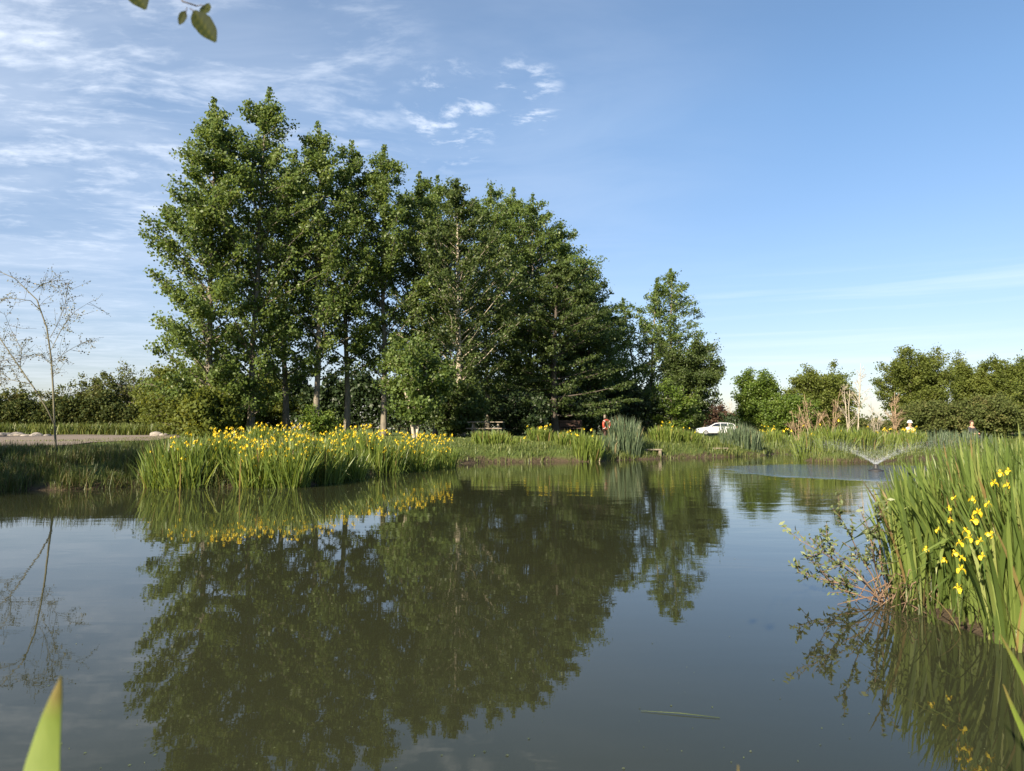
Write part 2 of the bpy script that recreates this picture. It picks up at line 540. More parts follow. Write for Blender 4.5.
def ground_z(XY):
    XY = np.atleast_2d(np.asarray(XY, float))[:, :2]
    s = sdist(XY)
    x, y = XY[:, 0], XY[:, 1]
    sw = s + .16 * wob2(x * 1.6, y * 1.6) * np.clip(1.2 - np.abs(s) / 4, 0, 1)
    z = np.interp(sw, [-6, -2, -.6, 0, .25, .8, 1.6, 3.2], [-1.4, -.8, -.4, -.06, .14, .42, .62, .80])
    right = np.clip((x - 6) / 8, 0, 1) * np.clip((y - 18) / 6, 0, 1)     # the far right bank is lower
    z = np.where(s > 0, z - right * np.clip(s / 3, 0, 1) * .52 * np.clip((58 - y) / 12, 0, 1), z)
    left = np.clip((-7 - x) / 3, 0, 1) * np.clip((40 - y) / 20, 0, 1)
    z = np.where(s > 0, z - left * np.clip(s / 3, 0, 1) * .13, z)
    nearr = np.clip((x - 1.6) / .6, 0, 1) * np.clip((9 - y) / 3, 0, 1)
    z = np.where(s > 0, z * (1 - .72 * nearr * np.clip(1.4 - s / 3, 0, 1)), z)
    z = np.where((y > 58) & (s > 0), z - .32 * np.clip((y - 58) / 10, 0, 1), z)
    z = z + np.where(s > 1, .035 * wob2(x * .55, y * .5), 0)
    return z


def gz(x, y):
    return float(ground_z([(x, y)])[0])


def axis(lo, hi, step, far, n):
    core = np.arange(lo, hi + step * .5, step)
    g = np.geomspace(step, far, n)
    return np.concatenate([(lo - np.cumsum(g))[::-1], core, hi + np.cumsum(g)])


gx = axis(-34, 34, .4, 900, 34)
gy = axis(-4, 52, .4, 900, 34)
GX, GY = np.meshgrid(gx, gy)
XY = np.stack([GX.ravel(), GY.ravel()], 1)
Z = ground_z(XY)
nx, ny = len(gx), len(gy)
ii = (np.arange(ny - 1)[:, None] * nx + np.arange(nx - 1)[None])
F = np.stack([ii, ii + 1, ii + nx + 1, ii + nx], -1).reshape(-1, 4)
tag(np_mesh('ground', np.column_stack([XY, Z]), F, earth_grass(), smooth=True), 'grassy ground with bare earth at the edge of the pond', kind='structure')

wx = np.linspace(-60, 60, 2)
WV = np.array([(-24, -1.0, 0), (34, -1.0, 0), (34, 42, 0), (-24, 42, 0)], float)
tag(np_mesh('water', WV, np.array([[0, 1, 2, 3]]), water_mat()), 'still olive green pond water mirroring the trees and the sky', kind='structure')

# gravel track on the left, draped a few millimetres above the ground
pt = []
for i in range(29):
    t_ = i / 28
    cy = 13 + 34 * t_
    cx0 = -13.4 - 3.2 * t_ + .35 * math.sin(i * 1.1)
    cx1 = -24 - 8 * t_ + .5 * math.sin(i * .8 + 1)
    for j in range(13):
        x = cx0 + (cx1 - cx0) * j / 12
        pt.append((x, cy))
pt = np.array(pt)
pz = ground_z(pt) + .03
pf = np.array([[i * 13 + j, i * 13 + j + 1, (i + 1) * 13 + j + 1, (i + 1) * 13 + j] for i in range(28) for j in range(12)])
tag(np_mesh('path', np.column_stack([pt, pz]), pf[:, ::-1], gravel(), smooth=True), 'pale gravel track running behind the left bank', kind='structure')


# ---------------------------------------------------------------- trees
def prof_poplar(t):
    return np.interp(t, [0, .12, .35, .6, .8, .92, 1], [.66, .95, 1.0, .84, .56, .34, .12])


def prof_round(t):
    return np.interp(t, [0, .15, .4, .7, .9, 1], [.55, .9, 1.0, .82, .5, .15])


def prof_column(t):
    return np.interp(t, [0, .3, .8, 1], [.7, 1, .7, .15])


def grow(root, seed, H, Rad, base=.12, prof=prof_poplar, up=(30, 64), nbr=64, ntw=11, nlf=22, leaf=.17, spread=.17, trunk_r=.17,
         leafm='poplar', bark='bark', lean=(0, 0), lop=(0, 0), flat=1.0, bend=.12, nforks=1, mid=.5, limb=.34, twl=1.0, env=.40, tuft=1.0):
    """trunk with limbs (one mesh) and a crown of leaf sprays set along every limb (one mesh)"""
    rng = np.random.default_rng(seed)
    tubes = []
    P = []
    stems = []
    for f in range(nforks):
        n = 9
        zt = np.linspace(0, 1, n)
        hh = H * (1 if f == 0 else rng.uniform(.72, .92))
        a = rng.uniform(0, 6.28)
        ox = lean[0] * zt * hh + np.cumsum(rng.normal(0, .012, n)) * hh * .35 + (np.cos(a) * .16 * hh * zt ** .9 if nforks > 1 else 0)
        oy = lean[1] * zt * hh + np.cumsum(rng.normal(0, .012, n)) * hh * .35 + (np.sin(a) * .16 * hh * zt ** .9 if nforks > 1 else 0)
        st = np.stack([ox - ox[0], oy - oy[0], zt * hh], 1)
        st[0, 2] = -.25
        stems.append(st)
        if prof is prof_round: st[:, 2] = np.where(st[:, 2] > 0, st[:, 2] * .80, st[:, 2])
        else:
            m = 420
            if tuft < 1: st[:, 2] = np.where(st[:, 2] > 0, st[:, 2] * .95, st[:, 2])
            uz = 1 - .22 * rng.uniform(0, 1, m) ** 1.1
            P.append(np.stack([np.interp(uz, zt, st[:, 0]), np.interp(uz, zt, st[:, 1]), uz * st[-1, 2]], 1) + rng.normal(0, 1, (m, 3)) * (.05 + 1.5 * (1 - uz))[:, None] * np.array((1, 1, .5)))
        rr = trunk_r * (1 - zt) ** .8 + .008
        rr[0] *= 1.35
        tubes.append(tube(st, rr * (1 if nforks == 1 else .8), 8))
    for i in range(nbr):
        st = stems[i % nforks]
        hh = st[-1, 2]
        q = (i + rng.uniform()) / nbr
        t = base + (1 - base) * (q ** .95) * .93
        z = t * hh
        p0 = np.array([np.interp(z, st[:, 2], st[:, 0]), np.interp(z, st[:, 2], st[:, 1]), z])
        az = i * 2.39996 + rng.normal(0, .35)
        L = Rad * prof(q) * rng.uniform(.62, 1.16) + .12
        L *= 1 + lop[0] * math.cos(az) + lop[1] * math.sin(az)
        el = R(min(73, up[0] + (up[1] - up[0]) * q + rng.normal(0, 8)))
        if prof is prof_round:
            # limbs reach out to a lumpy dome
            t = base + (1 - base) * .62 * q; z = t * H
            p0 = np.array([np.interp(z, st[:, 2], st[:, 0]), np.interp(z, st[:, 2], st[:, 1]), z])
            el = math.asin(np.clip(rng.uniform(-.35, .98), -1, 1))
            dv = np.array((math.cos(az) * math.cos(el), math.sin(az) * math.cos(el), math.sin(el)))
            rv = np.array((Rad, Rad, H * (1 - base) * .5)); cv = np.array((0, 0, H * (1 + base) * .5))
            o_ = (p0 - cv) / rv; d_ = dv / rv
            A_, B_, C_ = (d_ * d_).sum(), 2 * (o_ * d_).sum(), (o_ * o_).sum() - 1
            ds = (-B_ + math.sqrt(max(B_ * B_ - 4 * A_ * C_, .01))) / (2 * A_)
            reach = max(.15, ds) * rng.uniform(.80, 1.0) * (1 + .17 * math.sin(az * 3 + seed) * math.sin(el * 4 + seed * 2))
            L = max(.12, reach * math.cos(el)); rise = reach * math.sin(el)
        s = np.linspace(0, 1, 6)
        hx = L * s
        zz = L * math.tan(el) * s * (1 - .25 * s) + bend * L * s ** 2
        if prof is not prof_round:
            # limb tips stop at a ragged conical envelope, so the top ends in many small spires
            lim = hh * (1.0 - env * min(1.2, L / Rad) ** 1.15) * rng.uniform(.94, 1.035)
            if p0[2] + zz[-1] > lim:
                zz = zz * np.clip((lim - p0[2]) / zz[-1], .03, 1.0) if zz[-1] > .05 else zz
        if prof is prof_round:
            zz = rise * s; L = reach; el = el * .5
        wv = np.cumsum(rng.normal(0, .05, 6)) * L * .5
        dx, dy = math.cos(az), math.sin(az)
        bp = p0 + np.stack([dx * hx - dy * wv, dy * hx + dx * wv, zz], 1)
        bp[0] = p0
        r0 = max(.012, trunk_r * limb * (1 - t) ** .7 * (L / Rad) ** .5 + .008)
        tubes.append(tube(bp, np.linspace(r0, .006, 6), 4))
        m = max(3, int(ntw * (.35 + .65 * L / Rad)))
        ss = rng.uniform(.06, 1.0, m) ** .85
        idx = ss * 5; i0 = np.clip(idx.astype(int), 0, 4); fr = (idx - i0)[:, None]
        q0 = bp[i0] * (1 - fr) + bp[i0 + 1] * fr
        ta = az + rng.uniform(-1.25, 1.25, m) * (1.15 - .6 * ss)
        te = el * .75 + rng.normal(.1, .32, m)
        tl = (.14 + .28 * L) * rng.uniform(.45, 1.1, m) * (1.15 - .45 * ss) * twl
        td = np.stack([np.cos(ta) * np.cos(te), np.sin(ta) * np.cos(te), np.sin(te) * flat], 1)
        uu = rng.uniform(.1, 1.0, (m, nlf))
        lp = q0[:, None] + td[:, None] * (tl[:, None] * uu)[..., None]
        lp = lp + rng.normal(0, spread, lp.shape) * np.array((1, 1, .75 * flat)) * (.6 + .6 * rng.uniform(size=(m, 1, 1)))
        P.append(lp.reshape(-1, 3))
        for k in range(0, m, 2):
            e = q0[k] + td[k] * tl[k]
            tubes.append(tube(np.stack([q0[k], (q0[k] + e) / 2 + rng.normal(0, .03, 3), e]), (.010, .007, .004), 3))
    P = np.concatenate(P)
    P = P[P[:, 2] > .05]
    # colour drifts from spray to spray, not only leaf to leaf
    cl = .5 + .32 * np.sin(P[:, 0] * 1.7 + seed) * np.sin(P[:, 1] * 1.9 + 1.3 * seed) * np.sin(P[:, 2] * 1.6)
    build_tubes('trunk', tubes, M[bark], root)
    V, F, v = leaves(P, leaf, rng, vc=cl, up=.35)
    np_mesh('crown', V, F, M[leafm], root, v=v)
    return root


def place_tree(name, label, cat, px, ytop, Y, rad_px, seed, group=None, z=None, **kw):
    p = at(px, 430, Y)
    z0 = gz(p[0], p[1])
    top = at(px, ytop, Y)[2]
    root = thing(name, label, cat, (p[0], p[1], z0), 0, group)
    H = (top - z0) * (1.03 if kw.get('prof') is prof_round else 1.005)
    return grow(root, seed, H, rad_px / FPX * Y, **kw)


G1 = 'tall poplars of the waterside grove'
poplars = [
    # px, ytop, depth, radius px, label, options
    (206, 99, 32.0, 48, 'tall leafy poplar at the left end of the grove, foliage down to the ground', dict(base=.03, nbr=104, nlf=29, lop=(-.12, -.1), prof=lambda t: np.interp(t, [0, .2, .45, .62, .8, .92, 1], [.86, .94, 1.0, .90, .56, .34, .12]))),
    (250, 87, 33.5, 52, 'tallest poplar of the grove, with the highest pointed tip, second from the left', dict(base=.05, nbr=104, lop=(0, -.2))),
    (286, 150, 37.0, 48, 'poplar filling the notch just right of the tallest tip of the grove', dict(base=.14, nbr=70)),
    (316, 123, 35.0, 46, 'slender poplar with the second highest pointed tip and a bare lower trunk', dict(base=.17, nbr=74)),
    (347, 142, 37.0, 42, 'narrow poplar with a blunt tip and bare dark trunk beside the sky gaps', dict(base=.20, nbr=64)),
    (384, 147, 37.5, 46, 'narrow poplar with a pointed tip and pale trunk, standing above the iris bed', dict(base=.17, nbr=70)),
    (413, 160, 40.0, 46, 'poplar in the middle of the grove with a small notch before its tip', dict(base=.10, nbr=72)),
    (487, 173, 43.0, 54, 'poplar with twin feathery tips just right of the pale forked trunk', dict(base=.06, nbr=80)),
    (530, 183, 44.5, 58, 'dark pointed poplar at the right shoulder of the grove', dict(base=.06, nbr=84, up=(14, 50))),
    (436, 164, 44.5, 44, 'poplar behind the pale forked trunk, filling the middle of the grove', dict(base=.08, nbr=80)),
    (509, 176, 48.0, 48, 'poplar at the back of the grove between the twin tips and the right shoulder', dict(base=.08, nbr=84)),
    (584, 250, 50.0, 38, 'lower poplar on the right flank of the grove, its tips leaning outward', dict(base=.06, nbr=76)),
    (606, 300, 53.0, 30, 'lowest poplar at the right end of the grove, touching the open poplars', dict(base=.06, nbr=70)),
    (560, 212, 47.0, 48, 'dark poplar stepping down the right flank of the grove', dict(base=.06, nbr=74, up=(12, 46))),
]
for i, (px, yt, Y, rp, lab, kw) in enumerate(poplars):
    o = dict(ntw=14, nlf=(26 if px < 430 else 28), leaf=.145, trunk_r=.15, env=(.33 if px < 430 else .28), tuft=(1.0 if px < 400 else .35))
    o.update(kw)
    place_tree('poplar_tree', lab, 'tree', px, yt, Y, rp * (1.14 if 240 < px < 430 else 1.06), 11 + i * 7, G1, **o)

G2 = 'spreading trees of the grove'
place_tree('spreading_tree', 'broad tree with a pale forked trunk showing through gaps in its crown', 'tree', 462, 180, 37.5, 72, 301, G2, base=.13, nbr=76, ntw=16, nlf=28,
           prof=lambda t: np.interp(t, [0, .2, .5, .8, 1], [.85, 1.0, .8, .38, .04]), up=(38, 60), leaf=.145, leafm='maple', bark='barkpale', trunk_r=.17, flat=.7, limb=.2)
place_tree('spreading_tree', 'dark spreading tree with layered boughs leaning over the lawn below the right shoulder', 'tree', 556, 258, 42, 66, 302, G2, base=.10, nbr=70, ntw=16, nlf=28,
           prof=lambda t: np.interp(t, [0, .2, .5, .8, 1], [.9, 1.0, .82, .42, .05]), up=(0, 38), leaf=.145, leafm='maple', bark='barkdark', trunk_r=.2, flat=.5)
place_tree('spreading_tree', 'low spreading tree at the right foot of the grove, behind the lifebuoy', 'tree', 590, 290, 47, 36, 303, G2, base=.08, nbr=60, ntw=15, nlf=26,
           prof=lambda t: np.interp(t, [0, .2, .5, .8, 1], [.9, 1.0, .82, .42, .05]), up=(4, 38), leaf=.15, leafm='maple', bark='barkdark', trunk_r=.18, flat=.6)
place_tree('spreading_tree', 'small leafy tree with three pale stems at the front of the grove', 'tree', 415, 330, 31.0, 34, 304, G2, base=.16, nbr=52, ntw=11, nlf=18, nforks=3,
           prof=prof_round, up=(15, 50), leaf=.16, leafm='poplar', bark='barkpale', trunk_r=.085)
place_tree('open_poplar', 'open feathery poplar with two tips standing right of the grove', 'tree', 647, 274, 56, 38, 311, None, base=.16, nbr=64, ntw=10, nlf=26, nforks=2,
           up=(18, 56), leaf=.16, trunk_r=.16, prof=prof_poplar)
place_tree('open_poplar', 'airy poplar with upswept boughs and sky showing through, above the white car', 'tree', 672, 269, 58, 38, 312, None, base=.16, nbr=60, ntw=10, nlf=26, lop=(.12, 0),
           up=(22, 56), leaf=.16, trunk_r=.16, prof=prof_poplar)
place_tree('round_tree', 'rounded dark green tree bulging over the parking place of the white car', 'tree', 692, 332, 54, 28, 313, None, base=.10, nbr=84, ntw=15, nlf=28,
           up=(-4, 44), bend=0, leaf=.15, trunk_r=.16, leafm='maple', prof=prof_round, bark='barkdark')
place_tree('shrub', 'yellow green shrub lit by the sun at the foot of the rounded tree', 'shrub', 674, 377, 49, 22, 314, None, base=.05, nbr=40, ntw=11, nlf=20, nforks=3,
           up=(10, 50), leaf=.15, trunk_r=.06, leafm='yellowgreen', prof=prof_round)
place_tree('shrub', 'small bright green shrub in front of the bare poplar trunks', 'shrub', 319, 407, 27, 17, 315, None, base=.03, nbr=36, ntw=9, nlf=20, nforks=3,
           up=(10, 60), leaf=.09, spread=.08, trunk_r=.03, leafm='yellowgreen', prof=prof_round)
place_tree('shrub', 'rounded green shrub at the left foot of the grove beside the track', 'shrub', 190, 356, 36, 46, 316, None, base=.03, nbr=60, ntw=13, nlf=22, nforks=3,
           up=(0, 55), leaf=.15, trunk_r=.09, leafm='oak', prof=prof_round)
place_tree('shrub', 'olive green thorn bush behind the dark hedge, left of the grove', 'shrub', 134, 364, 52, 32, 317, None, base=.05, nbr=60, ntw=12, nlf=18, nforks=4,
           up=(5, 60), leaf=.15, trunk_r=.08, leafm='olive', prof=prof_round)
place_tree('shrub', 'ragged sunlit bush poking above the dark hedge behind the bare sapling', 'shrub', 62, 382, 52, 22, 318, None, base=.05, nbr=44, ntw=10, nlf=16, nforks=3,
           up=(5, 65), leaf=.14, trunk_r=.06, leafm='olive', prof=prof_round)
for k, (px, yt, Y, rp, lm, lab) in enumerate([
        (98, 376, 53, 20, 'olive', 'low olive bush in the gap behind the hedge, right of the bare young tree'),
        (16, 388, 54, 26, 'olive', 'low sunlit bush behind the hedge at the left edge of the view'),
        (160, 368, 47, 24, 'oak', 'green bush at the right end of the dark hedge'),
        (207, 388, 30.5, 24, 'oak', 'leafy shrub hiding the trunk of the leftmost poplar'),
        (262, 372, 40, 30, 'oak', 'dense green shrub filling the foot of the tallest poplar'),
        (232, 384, 36, 26, 'oak', 'low leafy shrub at the foot of the two leftmost poplars'),
        (455, 372, 36, 32, 'maple', 'dark leafy shrub below the pale forked trunk'),
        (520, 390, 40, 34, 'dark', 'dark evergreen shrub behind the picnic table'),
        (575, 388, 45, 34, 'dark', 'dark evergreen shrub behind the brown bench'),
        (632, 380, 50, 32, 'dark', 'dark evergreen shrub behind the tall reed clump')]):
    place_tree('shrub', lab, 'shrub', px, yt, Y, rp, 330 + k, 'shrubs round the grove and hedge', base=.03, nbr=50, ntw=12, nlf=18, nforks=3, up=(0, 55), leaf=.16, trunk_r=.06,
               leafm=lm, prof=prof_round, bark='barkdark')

G3 = 'trees beyond the far right bank'
for k, (px, yt, Y, rp, lm, nf, lab) in enumerate([
        (758, 369, 62, 21, 'yellowgreen', 1, 'thin yellow green tree just right of the white car'),
        (824, 368, 60, 33, 'oak', 1, 'wide green thicket tree behind the bare pale stems'),
        (790, 398, 56, 24, 'yellowgreen', 3, 'low yellow green bush in front of the wide thicket'),
        (917, 344, 62, 35, 'oak', 1, 'large rounded green tree left of the two anglers, tallest on the right'),
        (975, 350, 64, 17, 'oak', 1, 'rounded tree with a narrow top, second of the three round crowns on the right'),
        (1012, 349, 62, 19, 'oak', 1, 'loose tree with sky holes in its crown at the right edge'),
        (930, 404, 55, 34, 'olive', 3, 'low olive bush under the large rounded tree'),
        (988, 400, 52, 34, 'olive', 3, 'low olive bush behind the dark clothed angler'),
        (1048, 380, 52, 36, 'oak', 3, 'green bush cut by the right edge of the view')]):
    place_tree('field_tree', lab, 'tree', px, yt, Y, rp, 401 + k, G3, base=.06, nbr=170, ntw=12, nlf=26, spread=.22, twl=.7, nforks=nf, up=(-6, 40), bend=0, leaf=.165, trunk_r=.12, leafm=lm, prof=prof_round, bark='barkdark')
place_tree('shrub', 'dark copper leaved shrub behind the roof of the white car', 'shrub', 716, 402, 86, 18, 420, None, base=.03, nbr=44, ntw=11, nlf=18, nforks=3, up=(0, 60), leaf=.22,
           trunk_r=.06, leafm='copper', prof=prof_round)
place_tree('shrub', 'dark green shrub behind the tail of the white car', 'shrub', 738, 412, 84, 20, 421, None, base=.03, nbr=44, ntw=11, nlf=18, nforks=3, up=(0, 60), leaf=.22,
           trunk_r=.06, leafm='dark', prof=prof_round)


def bare_tree(name, label, cat, px, ytop, Y, seed, nst, spread, mat, r0=.035, group=None, nb=7, fuzz=0):
    rng = np.random.default_rng(seed)
    p = at(px, 430, Y); z0 = gz(p[0], p[1]); H = at(px, ytop, Y)[2] - z0
    root = thing(name, label, cat, (p[0], p[1], z0), 0, group)
    st_t, br_t = [], []
    for s in range(nst):
        a = rng.uniform(0, 6.28); hh = H * (1 if s == 0 else rng.uniform(.55, .95))
        t = np.linspace(0, 1, 7)
        sp = spread * rng.uniform(.3, 1) * H
        pts = np.stack([np.cos(a) * sp * t ** 1.3 + np.cumsum(rng.normal(0, .02, 7)) * H * .3, np.sin(a) * sp * t ** 1.3 + np.cumsum(rng.normal(0, .02, 7)) * H * .3, t * hh - .1], 1)
        st_t.append(tube(pts, r0 * .62 * (1 - t) ** .8 + .008, 5))
        for b in range(nb):
            f = rng.uniform(.3, .95); i0 = int(f * 6); q = pts[i0] + (pts[min(i0 + 1, 6)] - pts[i0]) * (f * 6 - i0)
            a2 = rng.uniform(0, 6.28); l = H * rng.uniform(.10, .26) * (1.15 - f)  + .15
            d = np.array((math.cos(a2) * .65, math.sin(a2) * .65, rng.uniform(.4, 1.1)))
            bp = np.stack([q, q + d * l * .5 + rng.normal(0, .03, 3), q + d * l])
            br_t.append(tube(bp, (r0 * .24, r0 * .17, .005), 4))
            for c in range(8):
                q2 = bp[0] + (bp[2] - bp[0]) * rng.uniform(.3, 1)
                d2 = unit(d + rng.normal(0, .6, 3)) * l * rng.uniform(.3, .6)
                br_t.append(tube(np.stack([q2, q2 + d2 * .5 + rng.normal(0, .02, 3), q2 + d2]), (.006, .005, .003), 3))
    build_tubes('trunk', st_t, mat, root)
    build_tubes('crown', br_t, mat, root)
    return root


G4 = 'leafless pale saplings on the far right bank'
bare_tree('bare_sapling', 'leafless pale sapling with the tallest fine twigs against the sky gap', 'sapling', 858, 362, 43, 501, 2, .06, M['barkpale'], .045, G4, 12)
bare_tree('bare_sapling', 'leafless pale sapling with a forked stem left of the tallest bare one', 'sapling', 848, 382, 42, 502, 2, .05, M['barkpale'], .05, G4, 9)
bare_tree('bare_sapling', 'leafless brown thicket stem at the left of the bare group', 'sapling', 812, 392, 43, 503, 5, .24, M['drystem'], .026, G4, 6)
bare_tree('bare_sapling', 'short leafless brown thicket nearest the inlet', 'sapling', 797, 404, 44, 504, 6, .30, M['drystem'], .022, G4, 5)
bare_tree('bare_sapling', 'leafless brown stems between the two pale saplings and the thicket', 'sapling', 832, 388, 44, 505, 4, .22, M['drystem'], .026, G4, 6)
bare_tree('bare_sapling', 'low bare twiggy stems under the sky gap', 'sapling', 876, 400, 46, 506, 4, .2, M['barkpale'], .025, G4, 8)
bare_tree('dead_sapling', 'upright rusty brown dead plant between the fountain and the white hatted angler', 'dead plant', 895, 390, 32, 507, 4, .05, M['drystem'], .026, None, 9)
bare_tree('bare_sapling', 'pale bare twigs behind the tail of the white car', 'sapling', 728, 398, 92, 508, 6, .2, M['barkpale'], .06, G4, 10)


def hedge(name, label, x0, x1, y0, y1, h, th, n, lm, seed, leaf=.15):
    rng = np.random.default_rng(seed)
    root = thing(name, label, 'hedge', ((x0 + x1) / 2, (y0 + y1) / 2, gz((x0 + x1) / 2, (y0 + y1) / 2)))
    L = math.hypot(x1 - x0, y1 - y0); a = math.atan2(y1 - y0, x1 - x0)
    u = rng.uniform(-.5, .5, n) * L
    top = h * (1 + .10 * np.sin(u * .9 + seed) + .07 * np.sin(u * 2.3 + 2 * seed))
    q = rng.uniform(0, 1, n)
    # mostly a shell: leaves crowd the top and the two faces
    ang = rng.uniform(0, math.pi, n)
    rr = np.clip(1 - np.abs(rng.normal(0, .22, n)), .1, 1.1)
    lump = 1 + .16 * np.sin(u * 3.1 + ang * 3) * np.sin(u * 1.3 + 1)
    v_ = np.cos(ang) * th * rr * lump
    z_ = np.clip(np.sin(ang) ** .45 * rr * lump, 0, 1.2) * top
    P = np.stack([u * math.cos(a) - v_ * math.sin(a), u * math.sin(a) + v_ * math.cos(a), z_], 1) + rng.normal(0, .06, (n, 3))
    V, F, v = leaves(P, leaf, rng, up=.3)
    np_mesh('foliage', V, F, M[lm], root, v=v)
    tb = []
    for s in np.arange(-L / 2 + .3, L / 2, .7):
        b = np.array((s * math.cos(a), s * math.sin(a), -.1))
        for k in range(3):
            e = b + np.array((rng.normal(0, .35), rng.normal(0, .35), h * rng.uniform(.6, .9)))
            tb.append(tube(np.stack([b, (b + e) / 2 + rng.normal(0, .08, 3), e]), (.04, .03, .01), 4))
    build_tubes('stems', tb, M['barkdark'], root)
    return root


hedge('hedge', 'dark clipped hedge along the far side of the gravel track', -46, -19.5, 45.5, 49.5, 2.3, 1.2, 60000, 'hedge', 601, .17)
hedge('hedge', 'dark hedge closing the back of the grove', -30, 12.5, 58, 62, 4.6, 1.6, 60000, 'dark', 602, .3)
hedge('hedge', 'low hedge on the skyline seen through the gap beside the bare saplings', 26, 62, 96, 92, 1.9, 1.2, 22000, 'olive', 603, .22)
hedge('hedge', 'shaded hedge behind the white car', 6, 27, 92, 96, 2.2, 1.3, 14000, 'dark', 604, .22)

# far-off field trees that read as one mass on the skyline
rng = np.random.default_rng(640)
Pf = []
for k in range(150):
    a = rng.uniform(-.95, .95); d = rng.uniform(230, 330)
    c = np.array((math.sin(a) * d, math.cos(a) * d, .6)); hh = rng.uniform(3, 7.5)
    q = rng.normal(0, 1, (160, 3)); q = unit(q) * rng.uniform(.5, 1, (160, 1)) ** .5
    Pf.append(c + q * np.array((hh * .9, hh * .8, hh * .5)) + np.array((0, 0, hh * .5)))
V, F, v = leaves(np.concatenate(Pf), 1.0, rng)
tag(np_mesh('distant_trees', V, F, M['hedge'], v=v), 'far line of field trees on the horizon', kind='stuff')

# trees left of the view that shade the left bank
for k, (x, y, H, rd) in enumerate([(-16.4, 6.0, 8.2, 2.2), (-19.6, 5.6, 8.8, 2.6), (-23.2, 6.8, 8.8, 2.6), (-42, 27, 10, 4), (-35.5, 25.5, 10.5, 4), (-49, 30, 10, 4)]):
    r_ = thing('bank_tree', 'leafy tree on the bank to the left, shading the long grass', 'tree', (x, y, gz(x, y)), 0, 'trees on the left bank')
    grow(r_, 660 + k, H, rd, base=.03, nbr=66, ntw=11, nlf=20, nforks=2, up=(0, 60), leaf=.2, spread=.2, trunk_r=.1, leafm='oak', prof=prof_round, bark='barkdark')


# ---------------------------------------------------------------- bare sapling on the left bank
def poly_px(pts, Y, rng, jit=.25):
    out = []
    for i, (x, y) in enumerate(pts):
        out.append(at(x, y, Y + rng.normal(0, jit) * (i > 0)))
    return np.array(out)


def resample(p, n):
    s = np.concatenate([[0], np.cumsum(np.linalg.norm(np.diff(p, axis=0), axis=1))])
    t = np.linspace(0, s[-1], n)
    return np.stack([np.interp(t, s, p[:, k]) for k in range(3)], 1)


rng = np.random.default_rng(700)
SY = 17.0
b0 = at(56, 447, SY); zb = gz(b0[0], b0[1])
sap = thing('young_tree', 'almost bare young tree with two thin stems on the left bank', 'tree', (b0[0], b0[1], zb))
org = np.array((b0[0], b0[1], zb))
main_ = [[(56, 450), (54, 415), (53, 385), (50, 340), (42, 310), (33, 292), (18, 280), (-8, 268)],
         [(56, 428), (45, 405), (32, 385), (18, 365), (4, 345), (-10, 322), (-22, 300)],
         [(42, 312), (30, 300), (10, 298), (-10, 300)],
         [(51, 350), (62, 328), (74, 312), (90, 302)],
         [(50, 338), (60, 320), (66, 300), (68, 282)],
         [(53, 362), (66, 352), (78, 345), (92, 340)],
         [(53, 366), (40, 354), (26, 356), (12, 362)],
         [(33, 292), (42, 284), (56, 280)],
         [(18, 365), (6, 366), (-12, 372)], [(20, 367), (22, 350), (10, 328), (4, 312)], [(32, 384), (16, 381), (-5, 376)]]
st_, br_ = [], []
LP = []
for i, m_ in enumerate(main_):
    p = resample(poly_px(m_, SY, rng, .12 if i < 2 else .4), 8) - org
    if i < 2:
        r0 = (.019, .014)[i]
        st_.append(tube(p, r0 * (1 - np.linspace(0, 1, 8)) ** .6 + .005, 6))
    else:
        br_.append(tube(p, np.linspace(.009, .0035, 8), 4))
    nt = 26 if i < 2 else 20
    for k in range(nt):
        f = rng.uniform(.3 if i < 2 else .15, 1) * 6.99; i0 = int(f); q = p[i0] + (p[i0 + 1] - p[i0]) * (f - i0)
        d = unit(unit(p[i0 + 1] - p[i0]) + rng.normal(0, .75, 3)) * rng.uniform(.2, .6)
        e = q + d
        br_.append(tube(np.stack([q, q + d * .5 + rng.normal(0, .02, 3), e]), (.0045, .004, .003), 3))
        n_l = rng.integers(4, 13)
        LP.append(q + d * rng.uniform(.2, 1.05, (n_l, 1)) + rng.normal(0, .035, (n_l, 3)))
build_tubes('trunk', st_, M['barkolive'], sap)
build_tubes('twigs', br_, M['barkolive'], sap)
V, F, v = leaves(np.concatenate(LP), .042, rng, up=.3)
np_mesh('crown', V, F, M['sapling'], sap, v=v)


